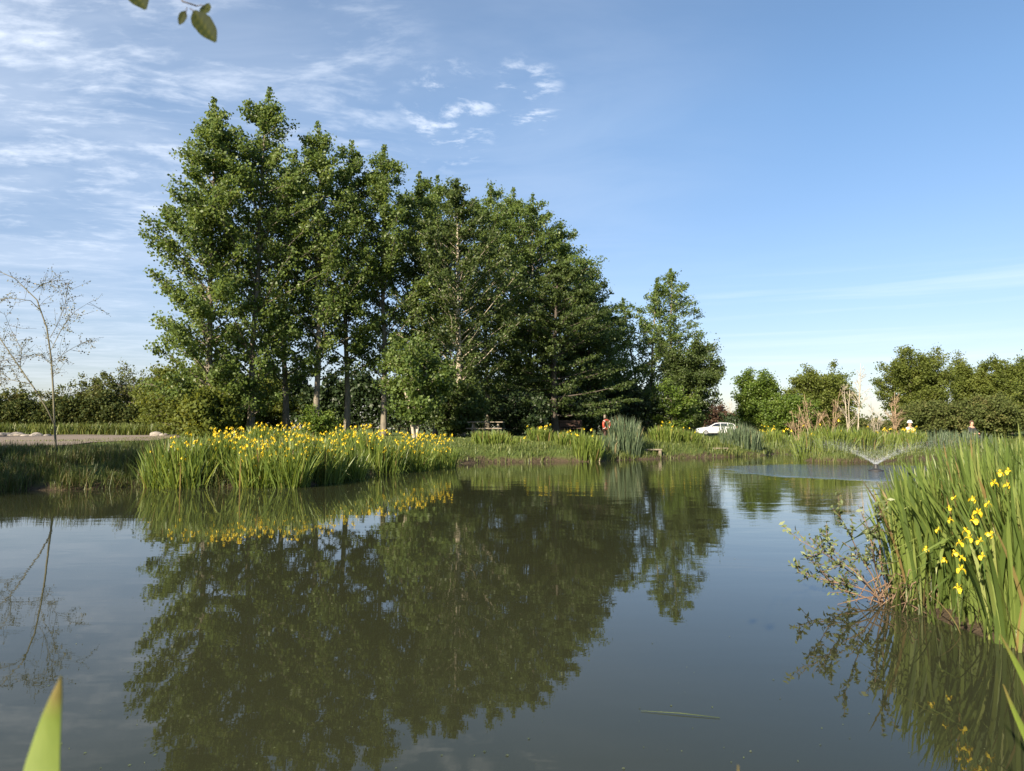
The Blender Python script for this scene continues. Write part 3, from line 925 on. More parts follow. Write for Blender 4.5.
# ---------------------------------------------------------------- irises and reeds
def flower_mesh():
    """yellow flag: three hanging falls, three small standards, and a stem"""
    V, F, mi, vv = [], [], [], []
    rg = np.random.default_rng(5)
    for k in range(6):
        a = k * math.pi / 3 + rg.normal(0, .12)
        fall = k % 2 == 0
        L = .052 if fall else .038
        wd = .050 if fall else .018
        n0 = len(V)
        for i in range(6):
            t = i / 5
            if fall:
                r = .008 + L * (t - .25 * t ** 3); z = .018 * math.sin(t * 2.2) - .055 * t ** 2.4
            else:
                r = .006 + .016 * t; z = .012 + L * t
            hw = wd * .5 * (math.sin(math.pi * (.12 + .80 * t)) ** .8)
            for s in (-1, 0, 1):
                V.append((r * math.cos(a) - s * hw * math.sin(a), r * math.sin(a) + s * hw * math.cos(a), z - .006 * (abs(s))))
                vv.append(rg.uniform(.2, .9))
        for i in range(5):
            for s in range(2):
                b = n0 + i * 3 + s
                F.append((b, b + 1, b + 4, b + 3)); mi.append(0)
    st = np.array([(0, 0, .02), (.003, 0, -.05), (.005, .003, -.12), (.004, .006, -.20), (0, .008, -.27)])
    tv, tf = tube(st, (.007, .005, .0035, .0035, .0035), 5)
    n0 = len(V)
    V += tv.tolist(); vv += [.5] * len(tv)
    F += [tuple(int(q) + n0 for q in (f[:3] if f[2] == f[3] else f)) for f in tf]
    mi += [1] * len(tf)
    me = bpy.data.meshes.new('flower')
    me.from_pydata(V, [], F)
    me.materials.append(M['petal']); me.materials.append(M['stem'])
    me.polygons.foreach_set('material_index', mi)
    a = me.attributes.new('v', 'FLOAT', 'POINT'); a.data.foreach_set('value', vv)
    me.update()
    return me


FL = flower_mesh()


def clump(name, label, cat, cx, cy, rx, ry, rot, n, h, wd, nfl, seed, mat='iris', group=None, fh=(.86, 1.02), fs=1.0, lean=.18, kinks=.05, base_z=None, flw_pts=None, seg=5, splay=.28, hv=.16):
    rng = np.random.default_rng(seed)
    z0 = max(gz(cx, cy), -.12) if base_z is None else base_z
    if flw_pts is None: h = h - .75 * max(z0, 0)
    root = thing(name, label, cat, (cx, cy, z0), 0, group)
    a = rng.uniform(0, 2 * math.pi, n); r = np.sqrt(rng.uniform(0, 1, n)) * (1 + .12 * np.sin(3 * a + seed))
    lx, ly = r * np.cos(a) * rx, r * np.sin(a) * ry
    x = lx * math.cos(rot) - ly * math.sin(rot); y = lx * math.sin(rot) + ly * math.cos(rot)
    zg = np.clip(ground_z(np.stack([x + cx, y + cy], 1)), -.25, None) - z0 - .04
    out = np.arctan2(y, x)
    az = out + rng.normal(0, 1.0, n)
    hh = h * (1 - hv * rng.uniform(0, 1, n) ** 1.2 * 2.0) * (1 - .18 * r ** 3)
    short = rng.uniform(size=n) < .12
    hh = np.where(short, hh * .55, hh)
    ln = np.abs(rng.normal(0, lean * .6, n)) + splay * np.clip(r - .45, 0, None) * rng.uniform(.2, 1.0, n)
    bd = np.abs(rng.normal(0, .10, n)) + .12 * (rng.uniform(size=n) < .2)
    face = az + math.pi / 2 + rng.normal(0, .9, n)
    kk = np.where(rng.uniform(size=n) < kinks, rng.uniform(.55, .85, n), 2.0)
    V, F, v = blades(np.stack([x, y, zg], 1), hh, wd * rng.uniform(.65, 1.2, n), az, ln, bd, rng, seg=seg, face=face, kink=kk)
    np_mesh('leaves', V, F, M[mat], root, v=v)
    # withered sheaths and litter round the foot
    pts = flw_pts or []
    for k in range(nfl if flw_pts is None else 0):
        a = rng.uniform(0, 6.28); r = math.sqrt(rng.uniform(0, 1)) * .95
        lx, ly = r * math.cos(a) * rx, r * math.sin(a) * ry
        pts.append((lx * math.cos(rot) - ly * math.sin(rot), lx * math.sin(rot) + ly * math.cos(rot), rng.uniform(*fh) * h))
    for (fx, fy, fz) in pts:
        o = bpy.data.objects.new('flower', FL)
        COL.objects.link(o); o.parent = root
        o.location = (fx, fy, fz); o.rotation_euler = (rng.normal(0, .22), rng.normal(0, .22), rng.uniform(0, 6.28))
        s = fs * rng.uniform(.8, 1.2)
        o.scale = (s, s, s)
    return root


GI = 'yellow flag irises along the left and far banks'
iris_list = [
    (159, 487.5, 20, 340, 2, 1.12, 'arching iris clump with hardly a flower, at the far left end of the bed'),
    # px, py(base), half width px, blades, flowers, height, label
    (184, 488, 26, 440, 7, 1.17, 'leafy iris clump with few flowers, second from the left of the yellow bed'),
    (222, 486.5, 24, 420, 26, 1.17, 'iris clump with a dense mass of yellow flowers on the left of the bed'),
    (252, 488, 24, 430, 22, 1.13, 'iris clump at the water edge, nearest of the yellow bed'),
    (285, 488, 24, 430, 17, 1.15, 'broad iris clump with pale fanned leaf bases dipping into the water'),
    (315, 484, 24, 380, 19, 1.17, 'iris clump in the middle of the bed, just below the small bright shrub'),
    (340, 480, 24, 360, 18, 1.18, 'iris clump with arching leaves right of the middle of the bed'),
    (378, 474, 24, 400, 20, 1.24, 'iris clump with pale leaf fans standing forward in the water'),
    (352, 470, 26, 340, 20, 1.2, 'iris clump at the back of the bed with a flat top of flowers'),
    (412, 471, 22, 340, 27, 1.27, 'iris clump covered in yellow flowers near the right of the bed'),
    (440, 468, 18, 300, 22, 1.22, 'iris clump closing the right end of the yellow bed'),
    (275, 475, 40, 420, 26, 1.2, 'iris clump behind the nearest leaf fans of the bed'),
]
for k, (px, py, hw, nb, nf, h, lab) in enumerate(iris_list):
    p = wp(px, py); p = p + np.array((0, .15 if px < 200 else .30, 0))
    rx = hw / FPX * p[1]
    clump('iris_clump', lab, 'iris clump', p[0], p[1], rx * .80, .36, .25, int(nb * 1.15), h, .025, int(nf * 2.9), 800 + k, 'iris', GI, fh=(.40, .96), fs=.66, splay=.42, lean=.20)
far_iris = [
    (540, 459, 16, 210, 9, 1.05, 'bushy iris clump with yellow tops left of the bench'),
    (566, 460, 14, 170, 4, .95, 'pale green iris clump below the brown bench'),
    (588, 461.5, 16, 220, 7, 1.05, 'iris clump hanging over the water left of the tall reeds'),
    (668, 456.5, 18, 240, 7, 1.15, 'low iris clump right of the wooden platform'),
    (692, 456, 16, 200, 4, 1.0, 'green iris clump in front of the white car'),
    (490, 460, 24, 260, 0, .95, 'rounded clump of grassy leaves right of the yellow bed'),
    (515, 460, 14, 130, 1, .7, 'low grassy clump left of the bushy iris'),
    (772, 450, 12, 150, 6, 1.2, 'iris clump with yellow flowers by the inlet'),
    (812, 459.5, 16, 230, 4, 1.25, 'bright green iris clump on the tip of the far right bank'),
    (838, 461, 18, 250, 4, 1.25, 'green iris clump beside the brown earth edge beyond the fountain'),
    (865, 460, 16, 220, 2, 1.2, 'green iris clump directly behind the left arm of the fountain'),
    (888, 459, 14, 160, 0, 1.05, 'low green iris clump behind the fountain nozzle'),
    (914, 458, 16, 220, 3, 1.15, 'green iris clump behind the right arm of the fountain'),
]
for k, (px, py, hw, nb, nf, h, lab) in enumerate(far_iris):
    p = wp(px, py); p = p + np.array((0, .25, 0))
    clump('iris_clump', lab, 'iris clump', p[0], p[1], hw / FPX * p[1] * .8, .5, 0, int(nb * 1.5), h * 1.16, .034, nf, 850 + k, 'irisfar', GI, fh=(.55, 1.0), fs=1.0, splay=.34, lean=.2)
p = at(894, 438, 34)
clump('iris_clump', 'iris clump crowded with yellow flowers beside the white hatted angler', 'iris clump', p[0], p[1], 1.0, .6, 0, 260, 1.1, .036, 22, 880, 'irisfar', GI, fh=(.85, 1.05), fs=1.4)
p = at(760, 436, 42)
clump('iris_clump', 'iris clump with a yellow top right of the grey green reeds', 'iris clump', p[0] + .9, p[1], 1.1, .6, 0, 260, 1.1, .036, 12, 881, 'irisfar', GI, fh=(.85, 1.05), fs=1.5)

GR = 'reed clumps on the far bank'
for k, (px, py, hw, nb, h, lab) in enumerate([
        (627, 459.5, 15, 520, 1.85, 'tall grey green reed clump beside the wooden platform'),
        (611, 460, 10, 160, 1.05, 'short reed clump left of the tall grey green reeds'),
        (746, 455.5, 20, 620, 1.6, 'grey green reed clump standing in the water right of the white car'),
        (848, 459, 20, 320, 1.3, 'thin reed clump mixed with flags beyond the fountain'),
        (940, 457, 22, 320, 1.3, 'reed clump below the anglers on the far right bank'),
        (975, 456, 22, 300, 1.25, 'reed clump at the far right behind the near irises')]):
    p = wp(px, py); p = p + np.array((0, .5, 0))
    clump('reed_clump', lab, 'reed clump', p[0], p[1], hw / FPX * p[1], .55, 0, nb, h, .026, 0, 890 + k, 'reed', GR, lean=.10, splay=.16, kinks=.10)

# the big near clumps on the right
GN = 'irises on the near right bank'
near = [
    # x, y, rx, ry, blades, height, flowers (px, py, depth), label
    (2.98, 4.95, .30, .36, 340, 1.10, [(949, 508, 4.3), (950, 520, 4.25), (926, 549, 4.4), (938, 530, 4.4), (944, 560, 4.35), (954, 498, 4.3)], 'near iris clump at the left end of the right bank, over the willow roots'),
    (3.14, 4.55, .40, .40, 470, 1.20, [(972.6, 499, 3.95), (960, 543, 3.95), (969, 538, 3.9), (980, 541, 3.85), (962, 558, 3.9), (974, 520, 3.9), (982, 556, 3.85), (966, 531, 3.95), (990, 534, 3.8), (955, 553, 3.95), (978, 512, 3.9)], 'near iris clump with drooping yellow flowers at its front'),
    (3.04, 4.10, .32, .38, 420, 1.10, [(961, 569, 3.8), (958, 588, 3.8)], 'near iris clump with pale leaf bases at the edge of the water'),
    (3.75, 4.9, .5, .55, 460, 1.26, [(988, 504, 4.0), (1000, 473, 4.2), (1008, 471, 4.2), (994, 483, 4.15), (1007, 485, 4.1)], 'tall iris clump standing behind the drooping flowers'),
    (3.5, 4.0, .46, .5, 420, 1.22, [(1019, 545, 4.0)], 'near iris clump cut by the right edge of the view'),
    (3.9, 5.9, .6, .6, 380, 1.24, [(1016, 506, 4.9)], 'thin iris clump at the back of the near bank'),
    (4.8, 5.6, .6, .6, 380, 1.42, [(1018, 470, 5.0)], 'tallest near iris clump at the right edge, tips above the far bank'),
]
for k, (x, y, rx, ry, nb, h, fl, lab) in enumerate(near):
    zc = max(gz(x, y), -.05)
    pts = []
    for (px, py, Y) in fl:
        q = at(px, py, Y) - np.array((x, y, zc)); pts.append(tuple(q))
    clump('iris_clump', lab, 'iris clump', x, y, rx, ry, 0, int(nb * 1.45), h, .0235, 0, 900 + k, 'irisnear', GN, flw_pts=pts, seg=9, kinks=.10, lean=.11, base_z=zc, splay=.12, fs=.43)


# ---------------------------------------------------------------- loose grass (uncountable)
def scatter_shore(rng, n, smin, smax, box, cond=None):
    out = []
    while sum(len(o) for o in out) < n:
        q = np.stack([rng.uniform(box[0], box[1], 40000), rng.uniform(box[2], box[3], 40000)], 1)
        s = sdist(q)
        k = (s > smin) & (s < smax)
        if cond is not None: k &= cond(q, s)
        out.append(q[k])
    return np.concatenate(out)[:n]


rng = np.random.default_rng(950)
# left bank: long arching tussocks
Q = scatter_shore(rng, 2900, .0, 4.2, (-19, -5.6, 9, 21))
P2, hh, az_ = [], [], []
q = Q[rng.integers(0, len(Q), 52000)] + rng.normal(0, .07, (52000, 2))
zq = ground_z(q)
hq = rng.uniform(.22, .52, len(q)) * (1 + .35 * wob2(q[:, 0] * 2.2, q[:, 1] * 2.2)) * np.interp(sdist(q), [0, .7, 1.6, 4.2], [1, 1, .75, .45])
V, F, v = blades(np.column_stack([q, zq - .03]), hq, rng.uniform(.007, .013, len(q)), rng.uniform(0, 6.28, len(q)), np.abs(rng.normal(.15, .15, len(q))), np.abs(rng.normal(.25, .2, len(q))), rng, seg=4, taper=.3)
tag(np_mesh('bank_grass', V, F, M['grass'], v=v), 'long arching grass covering the shaded left bank', kind='stuff')
# far banks
q = scatter_shore(rng, 38000, .0, 3.4, (-6, 26, 15, 36), lambda q, s: (q[:, 1] > 14))
zq = ground_z(q)
hq = np.interp(sdist(q), [0, .9, 2, 3.4], [1.7, 1.2, .5, .30]) * rng.uniform(.07, .22, len(q)) * (1 + .5 * wob2(q[:, 0] * .9, q[:, 1] * .9))
V, F, v = blades(np.column_stack([q, zq - .03]), hq, rng.uniform(.014, .03, len(q)), rng.uniform(0, 6.28, len(q)), np.abs(rng.normal(.15, .15, len(q))), np.abs(rng.normal(.2, .2, len(q))), rng, seg=3, taper=.3)
tag(np_mesh('bank_grass', V, F, M['lawn'], v=v), 'rough green grass along the far bank', kind='stuff')
# right bank under the near irises
q = scatter_shore(rng, 5000, .0, 2.5, (2.3, 7, 2.5, 9))
zq = ground_z(q)
V, F, v = blades(np.column_stack([q, zq - .03]), rng.uniform(.12, .4, len(q)), rng.uniform(.006, .012, len(q)), rng.uniform(0, 6.28, len(q)), np.abs(rng.normal(.2, .2, len(q))), np.abs(rng.normal(.25, .2, len(q))), rng, seg=4, taper=.3)
tag(np_mesh('bank_grass', V, F, M['grass'], v=v), 'short grass at the feet of the near irises', kind='stuff')
# weeds in front of the left hedge, and rough grass at the foot of the grove
q = np.stack([rng.uniform(-44, -17, 16000), rng.uniform(43.2, 46.5, 16000)], 1)
q2 = np.stack([rng.uniform(-18, 12, 26000), rng.uniform(25, 40, 26000)], 1)
k2 = sdist(q2) > 2.0
q = np.concatenate([q, q2[k2]])
zq = ground_z(q)
far_ = q[:, 1] > 42
hq = np.where(far_, rng.uniform(.3, .95, len(q)), rng.uniform(.04, .13, len(q)))
V, F, v = blades(np.column_stack([q, zq - .03]), hq, np.where(far_, .06, .025), rng.uniform(0, 6.28, len(q)), np.abs(rng.normal(.12, .12, len(q))), np.abs(rng.normal(.2, .15, len(q))), rng, seg=3, taper=.4)
tag(np_mesh('meadow_grass', V, F, M['lawn'], v=v), 'rough grass and weeds by the hedge and round the grove', kind='stuff')
# right far side undergrowth
q = np.stack([rng.uniform(8, 46, 30000), rng.uniform(26, 50, 30000)], 1)
q = q[sdist(q) > .6]
zq = ground_z(q)
hq = rng.uniform(.12, .42, len(q)) * (1 + .5 * wob2(q[:, 0] * .6, q[:, 1] * .6))
V, F, v = blades(np.column_stack([q, zq - .03]), hq, rng.uniform(.025, .05, len(q)), rng.uniform(0, 6.28, len(q)), np.abs(rng.normal(.12, .12, len(q))), np.abs(rng.normal(.2, .15, len(q))), rng, seg=3, taper=.4)
tag(np_mesh('meadow_grass', V, F, M['lawn'], v=v), 'tall rough grass behind the far right bank', kind='stuff')


# ---------------------------------------------------------------- willow shoot and roots at the near right bank
rng = np.random.default_rng(980)
wb = wp(884, 603); WY = wb[1]
wil = thing('willow_shoot', 'leafy willow shoots leaning out over the water beside the near irises', 'willow', (wb[0], wb[1], 0))
tb, LP, LS = [], [], []
for pts in [[(884, 606), (868, 585), (845, 568), (822, 552), (799, 540)], [(884, 604), (872, 575), (858, 552), (848, 530), (838, 514)],
            [(886, 604), (868, 590), (840, 583), (815, 578), (798, 572)], [(886, 602), (876, 570), (872, 545), (866, 522)],
            [(888, 606), (862, 596), (836, 588), (812, 560)], [(890, 604), (880, 560), (880, 538), (876, 512)], [(884, 604), (860, 575), (835, 558), (826, 535)]]:
    p = resample(np.array([at(x, y, WY + rng.normal(0, .10) * (i > 0)) for i, (x, y) in enumerate(pts)]), 9) - wb
    tb.append(tube(p, np.linspace(.0065, .002, 9), 5))
    for k in range(15):
        f = rng.uniform(.3, 1) * 7.99; i0 = int(f); q = p[i0] + (p[i0 + 1] - p[i0]) * (f - i0)
        d = unit(unit(p[i0 + 1] - p[i0]) * .8 + rng.normal(0, .6, 3) + np.array((0, 0, .25))) * rng.uniform(.06, .17)
        tb.append(tube(np.stack([q, q + d * .5, q + d]), (.003, .0025, .0015), 3))
        n_l = rng.integers(5, 11)
        LP.append(q + d * np.linspace(.15, 1.05, n_l)[:, None] + rng.normal(0, .009, (n_l, 3)))
build_tubes('stems', tb, M['root'], wil)
V, F, v = leaves(np.concatenate(LP), .044, rng, up=.6, aspect=.42)
np_mesh('foliage', V, F, M['willow'], wil, v=v)
tb = []
for k in range(46):
    a = math.pi + rng.normal(0, .75); l = rng.uniform(.12, .42)
    b = np.array((wb[0] + rng.uniform(-.02, .55), wb[1] - .02 - .5 * rng.uniform(0, .55) + .10, rng.uniform(.02, .20)))
    e = b + np.array((math.cos(a) * l, -abs(math.sin(a)) * l * .5, -b[2] * rng.uniform(.5, 1.2)))
    tb.append(tube(np.stack([b, (b + e) / 2 + np.array((0, 0, .05)) + rng.normal(0, .03, 3), e]) - wb, (.006, .0045, .002), 4))
rt = thing('dead_branch', 'tangle of dry brown sticks at the waterline under the willow shoots', 'driftwood', wb)
build_tubes('sticks', tb, M['root'], rt)


# ---------------------------------------------------------------- things on the far bank
def box_bm(bm, c, s, bev=0.0, mi=0, rot=None):
    r = bmesh.ops.create_cube(bm, size=1.0)
    mt = Matrix.Translation(c) @ (rot or Matrix()) @ Matrix.Diagonal((*s, 1))
    bmesh.ops.transform(bm, matrix=mt, verts=r['verts'])
    fs = {f for v in r['verts'] for f in v.link_faces}
    for f in fs: f.material_index = mi
    if bev:
        es = list({e for f in fs for e in f.edges})
        bmesh.ops.bevel(bm, geom=es, offset=bev, segments=2, affect='EDGES', profile=.7)


def one_box(name, c, s, mat, parent, bev=.008, rot=None):
    bm = bmesh.new(); box_bm(bm, (0, 0, 0), s, bev, 0, rot)
    return bm_obj(name, bm, mat, parent, loc=c)


def platform(px, py, wpx, label, seed):
    p = wp(px, py); wdt = wpx / FPX * p[1]
    root = thing('fishing_platform', label, 'platform', (p[0], p[1] + .5, 0), R(4), 'wooden fishing platforms on the far bank')
    bm = bmesh.new()
    n = 7
    for i in range(n):
        box_bm(bm, (0, -.6 + (i + .5) * 1.4 / n, .36), (wdt, 1.4 / n - .015, .045), .006)
    bm_obj('deck', bm, M['wood'], root)
    for sx in (-1, 1):
        for sy in (-.52, .5):
            one_box('post', (sx * (wdt / 2 - .08), sy, -.05), (.10, .10, .77), M['wood'], root)
        one_box('bearer', (sx * (wdt / 2 - .08), 0.1, .285), (.07, 1.3, .10), M['wood'], root)
    return root


platform(652, 458.5, 18, 'weathered wooden fishing platform right of the tall grey green reeds', 1)
platform(720, 456.5, 16, 'small wooden fishing platform below the white car', 2)

# lifebuoy on its post
p = at(605, 440, 38); z0 = gz(p[0], p[1])
lp_ = thing('lifebuoy_post', 'pale topped wooden post carrying the orange lifebuoy', 'post', (p[0], p[1], z0), R(35))
one_box('pole', (0, 0, .42), (.09, .09, 1.04), M['woodbrown'], lp_)
one_box('cap', (0, 0, 1.06), (.085, .085, .17), M['wood'], lp_)
one_box('backing_board', (0, -.06, .56), (.46, .025, .50), M['woodbrown'], lp_)
bm = bmesh.new()
n1, n2 = 24, 10
for i in range(n1):
    for j in range(n2):
        a, b = i / n1 * 6.28319, j / n2 * 6.28319
        rr = .235 + .06 * math.cos(b)
        bm.verts.new((rr * math.cos(a), .06 * math.sin(b), rr * math.sin(a)))
bm.verts.ensure_lookup_table()
for i in range(n1):
    for j in range(n2):
        f = bm.faces.new([bm.verts[q] for q in (i * n2 + j, ((i + 1) % n1) * n2 + j, ((i + 1) % n1) * n2 + (j + 1) % n2, i * n2 + (j + 1) % n2)])
rot = Matrix.Rotation(R(35), 4, 'Z')
off = rot @ Vector((0, -.14, .62))
lb = thing('lifebuoy', 'orange lifebuoy ring hanging on its post at the edge of the dark grove', 'lifebuoy', (p[0] + off.x, p[1] + off.y, z0 + off.z), R(35))
bmesh.ops.recalc_face_normals(bm, faces=bm.faces)
bm_obj('ring', bm, M['orange'], lb, smooth=True)
for k in range(4):
    a = k * math.pi / 2 + .78
    pts = [( .235 * math.cos(a) + .064 * math.cos(b) * math.cos(a), .064 * math.sin(b), .235 * math.sin(a) + .064 * math.cos(b) * math.sin(a)) for b in np.linspace(0, 6.28, 11)]
    build_tubes('band', [tube(np.array(pts), np.full(11, .012), 4)], M['white'], lb)

# bench and picnic table under the trees
p = at(571, 436, 42.5); z0 = gz(p[0], p[1])
bn = thing('bench', 'brown wooden bench in the shade at the foot of the grove', 'bench', (p[0], p[1], z0), R(8))
bm = bmesh.new()
for i in range(3): box_bm(bm, (0, -.15 + i * .15, .45), (1.5, .13, .04), .006)
bm_obj('seat', bm, M['woodbrown'], bn)
bm = bmesh.new()
for i in range(3): box_bm(bm, (0, .26 + .02 * i, .60 + i * .14), (1.5, .03, .12), .006)
bm_obj('backrest', bm, M['woodbrown'], bn)
for sx in (-.62, .62):
    one_box('leg', (sx, -.14, .20), (.07, .07, .45), M['woodbrown'], bn)
    one_box('leg', (sx, .215, .42), (.07, .06, .90), M['woodbrown'], bn)
p = at(486, 434, 34); z0 = gz(p[0], p[1])
pt_ = thing('picnic_table', 'pale wooden picnic table in the shade right of the yellow irises', 'table', (p[0], p[1], z0), R(-6))
bm = bmesh.new()
for i in range(5): box_bm(bm, (0, -.3 + i * .15, .75), (1.7, .135, .04), .006)
bm_obj('tabletop', bm, M['wood'], pt_)
for sy in (-.68, .68):
    bm = bmesh.new()
    for i in (-1, 1): box_bm(bm, (0, sy + i * .07, .45), (1.7, .13, .04), .006)
    bm_obj('seat', bm, M['wood'], pt_)
for sx in (-.6, .6):
    for s in (-1, 1):
        one_box('leg', (sx, s * .36, .34), (.07, .09, .82), M['wood'], pt_, rot=Matrix.Rotation(s * R(28), 4, 'X'))
    one_box('crossbar', (sx + .075, 0, .40), (.05, 1.5, .08), M['wood'], pt_)

# pale stones along the far edge of the track
rng = np.random.default_rng(1001)
labs = ['pale boulder at the far edge of the track, leftmost in view', 'flat pale boulder beside the leftmost one', 'small pale boulder between two flat ones on the track edge', 'flat pale boulder left of the bare young tree',
        'small pale boulder just behind the bare young tree', 'pale boulder at the right end of the track near the green shrub', 'small pale boulder beside the last one by the green shrub']
for k, (px, sz) in enumerate([(4, .30), (16, .34), (26, .22), (36, .32), (48, .2), (156, .30), (164, .2)]):
    Y = 38 if px < 100 else 41
    p = at(px, 436, Y); z0 = gz(p[0], p[1])
    bm = bmesh.new()
    bmesh.ops.create_icosphere(bm, subdivisions=3, radius=sz)
    for v_ in bm.verts:
        c = v_.co
        f = 1 + .22 * math.sin(c.x * 6 + k) * math.sin(c.y * 7 + 2 * k) + .16 * math.sin(c.z * 9 + k) + rng.normal(0, .02)
        v_.co = Vector((c.x * f * 1.3, c.y * f, c.z * f * .55))
    o = bm_obj('boulder', bm, M['stone'], None, loc=(p[0], p[1], z0 + sz * .15))
    tag(o, labs[k], 'stone', 'pale stones along the track')


# ---------------------------------------------------------------- white car
M['carwhite'] = plain('white_car_paint', (.60, .61, .63), .25, var=.03, spec=.6)
M['glass'] = plain('car_glass', (.02, .025, .03), .05, var=.1, spec=.9)
M['tyre'] = plain('tyre_rubber', (.02, .02, .02), .85)
M['rim'] = plain('alloy_rim', (.55, .56, .58), .3, metal=.8)
M['trimblack'] = plain('black_trim', (.025, .025, .027), .6)
M['red'] = plain('tail_lamp', (.45, .02, .02), .3)
M['lampglass'] = plain('head_lamp', (.7, .72, .75), .15)
CD = 83.0
p = at(716.5, 436, CD)
car = thing('parked_car', 'white estate car parked side-on beyond the far bank', 'car', (p[0], p[1], gz(p[0], p[1])), R(-6))


def loft(stations, k=None):
    """stations: list of (x, [(y, z) half outline from bottom centre to top centre])"""
    bm = bmesh.new(); rows = []
    for x, half in stations:
        full = [(y, z) for y, z in half] + [(-y, z) for y, z in reversed(half)]
        rows.append([bm.verts.new((x, y, z)) for y, z in full])
    for a, b in zip(rows[:-1], rows[1:]):
        for i in range(len(a)):
            j = (i + 1) % len(a)
            bm.faces.new((a[i], a[j], b[j], b[i]))
    bm.faces.new(rows[0]); bm.faces.new(list(reversed(rows[-1])))
    bmesh.ops.recalc_face_normals(bm, faces=bm.faces)
    return bm


def lower(x, wd, zb, zt):
    return (x, [(wd * .86, zb), (wd * .97, zb + .10), (wd, zb + .28), (wd * .985, zt - .12), (wd * .93, zt - .02), (wd * .80, zt)])


body = loft([lower(-2.25, .62, .38, .66), lower(-2.18, .78, .24, .76), lower(-1.9, .87, .20, .84), lower(-1.2, .90, .20, .94), lower(-.7, .90, .20, .99),
             lower(.6, .90, .20, 1.0), lower(1.7, .89, .21, 1.0), lower(2.1, .85, .26, .98), lower(2.24, .74, .36, .92)])
bm_obj('body', body, M['carwhite'], car, smooth=True)


def upper(x, w0, w1, z0, z1):
    return (x, [(w0 * .9, z0), (w0, z0 + .01), (w1 + .02, z1 - .07), (w1 - .04, z1 - .015), (w1 * .6, z1)])


cabin = loft([upper(-1.02, .80, .79, .96, 1.00), upper(-.25, .83, .66, .97, 1.40), upper(.3, .84, .66, .97, 1.47), upper(1.2, .84, .66, .97, 1.46), upper(1.85, .83, .64, .97, 1.36), upper(2.16, .79, .72, .96, 1.0)])
bm_obj('roof', cabin, M['carwhite'], car, smooth=True)
for sy in (-1, 1):
    for nm, quad in (('front_window', [(-.80, 1.03), (.28, 1.03), (.28, 1.395), (-.22, 1.345)]), ('rear_window', [(.36, 1.03), (1.12, 1.03), (1.12, 1.385), (.36, 1.395)]),
                     ('quarter_window', [(1.2, 1.03), (1.88, 1.06), (1.70, 1.32), (1.2, 1.375)])):
        bm = bmesh.new()
        def yy(z): return .84 + (.68 - .84) * np.clip((z - .98) / .42, 0, 1) + .022
        a = [bm.verts.new((x, sy * yy(z), z)) for x, z in quad]; b = [bm.verts.new((x, sy * (yy(z) - .06), z)) for x, z in quad]
        bm.faces.new(a); bm.faces.new(list(reversed(b)))
        for i in range(4): bm.faces.new((a[i], a[(i + 1) % 4], b[(i + 1) % 4], b[i]))
        bmesh.ops.recalc_face_normals(bm, faces=bm.faces)
        bm_obj('window', bm, M['glass'], car)
    one_box('wing_mirror', (-.72, sy * .95, 1.03), (.10, .16, .12), M['carwhite'], car, .03)
    one_box('door_handle', (.15, sy * .905, .86), (.18, .03, .03), M['trimblack'], car, .008)
    one_box('sill_trim', (0, sy * .875, .235), (2.0, .06, .09), M['trimblack'], car, .015)
    one_box('headlight', (-2.10, sy * .66, .68), (.22, .26, .12), M['lampglass'], car, .03)
    one_box('tail_light', (2.15, sy * .76, .88), (.16, .12, .24), M['red'], car, .03)
    for sx in (-1.36, 1.36):
        wh = bpy.data.objects.new('wheel', None); COL.objects.link(wh); wh.parent = car; wh.location = (sx, sy * .80, .32)
        bm = bmesh.new()
        bmesh.ops.create_cone(bm, cap_ends=True, segments=28, radius1=.325, radius2=.325, depth=.22, matrix=Matrix.Rotation(R(90), 4, 'X'))
        bmesh.ops.bevel(bm, geom=[e for e in bm.edges if abs(e.verts[0].co.y - e.verts[1].co.y) < .01], offset=.04, segments=2, affect='EDGES')
        bm_obj('tyre', bm, M['tyre'], wh, smooth=False)
        bm = bmesh.new()
        bmesh.ops.create_cone(bm, cap_ends=True, segments=24, radius1=.21, radius2=.21, depth=.235, matrix=Matrix.Rotation(R(90), 4, 'X'))
        bm_obj('rim', bm, M['rim'], wh)
wsc = loft([(-.99, [(.62, .985), (.74, 1.0), (.70, 1.035), (.5, 1.04)]), (-.30, [(.5, 1.33), (.64, 1.34), (.61, 1.385), (.4, 1.40)])])
bm_obj('windscreen', wsc, M['glass'], car, loc=(-.035, 0, .015))


# ---------------------------------------------------------------- the two anglers
def skin_mesh(name, joints, edges, mat, parent, sub=2, root_i=0):
    me = bpy.data.meshes.new(name)
    me.from_pydata([j[:3] for j in joints], edges, [])
    o = bpy.data.objects.new(name, me); COL.objects.link(o)
    o.modifiers.new('skin', 'SKIN')
    for i, j in enumerate(joints):
        r = j[3]
        me.skin_vertices[0].data[i].radius = r if isinstance(r, tuple) else (r, r)
    me.skin_vertices[0].data[root_i].use_root = True
    ss = o.modifiers.new('sub', 'SUBSURF'); ss.levels = sub; ss.render_levels = sub
    dg = bpy.context.evaluated_depsgraph_get()
    m2 = bpy.data.meshes.new_from_object(o.evaluated_get(dg))
    COL.objects.unlink(o); bpy.data.objects.remove(o)
    m2.materials.clear(); m2.materials.append(mat)
    for p_ in m2.polygons: p_.use_smooth = True
    o = bpy.data.objects.new(name, m2); COL.objects.link(o); o.parent = parent
    return o


M['skin'] = plain('skin', (.42, .25, .17), .6, var=.08)
M['cream'] = plain('cream_cotton', (.78, .74, .62), .85, var=.08)
M['whitehat'] = plain('white_cotton', (.82, .80, .74), .85, var=.05)
M['darkcloth'] = plain('dark_jacket', (.025, .027, .034), .85, var=.2)
M['trousers'] = plain('dark_trousers', (.035, .034, .032), .9, var=.2)
M['hair'] = plain('brown_hair', (.07, .035, .02), .7, var=.3)


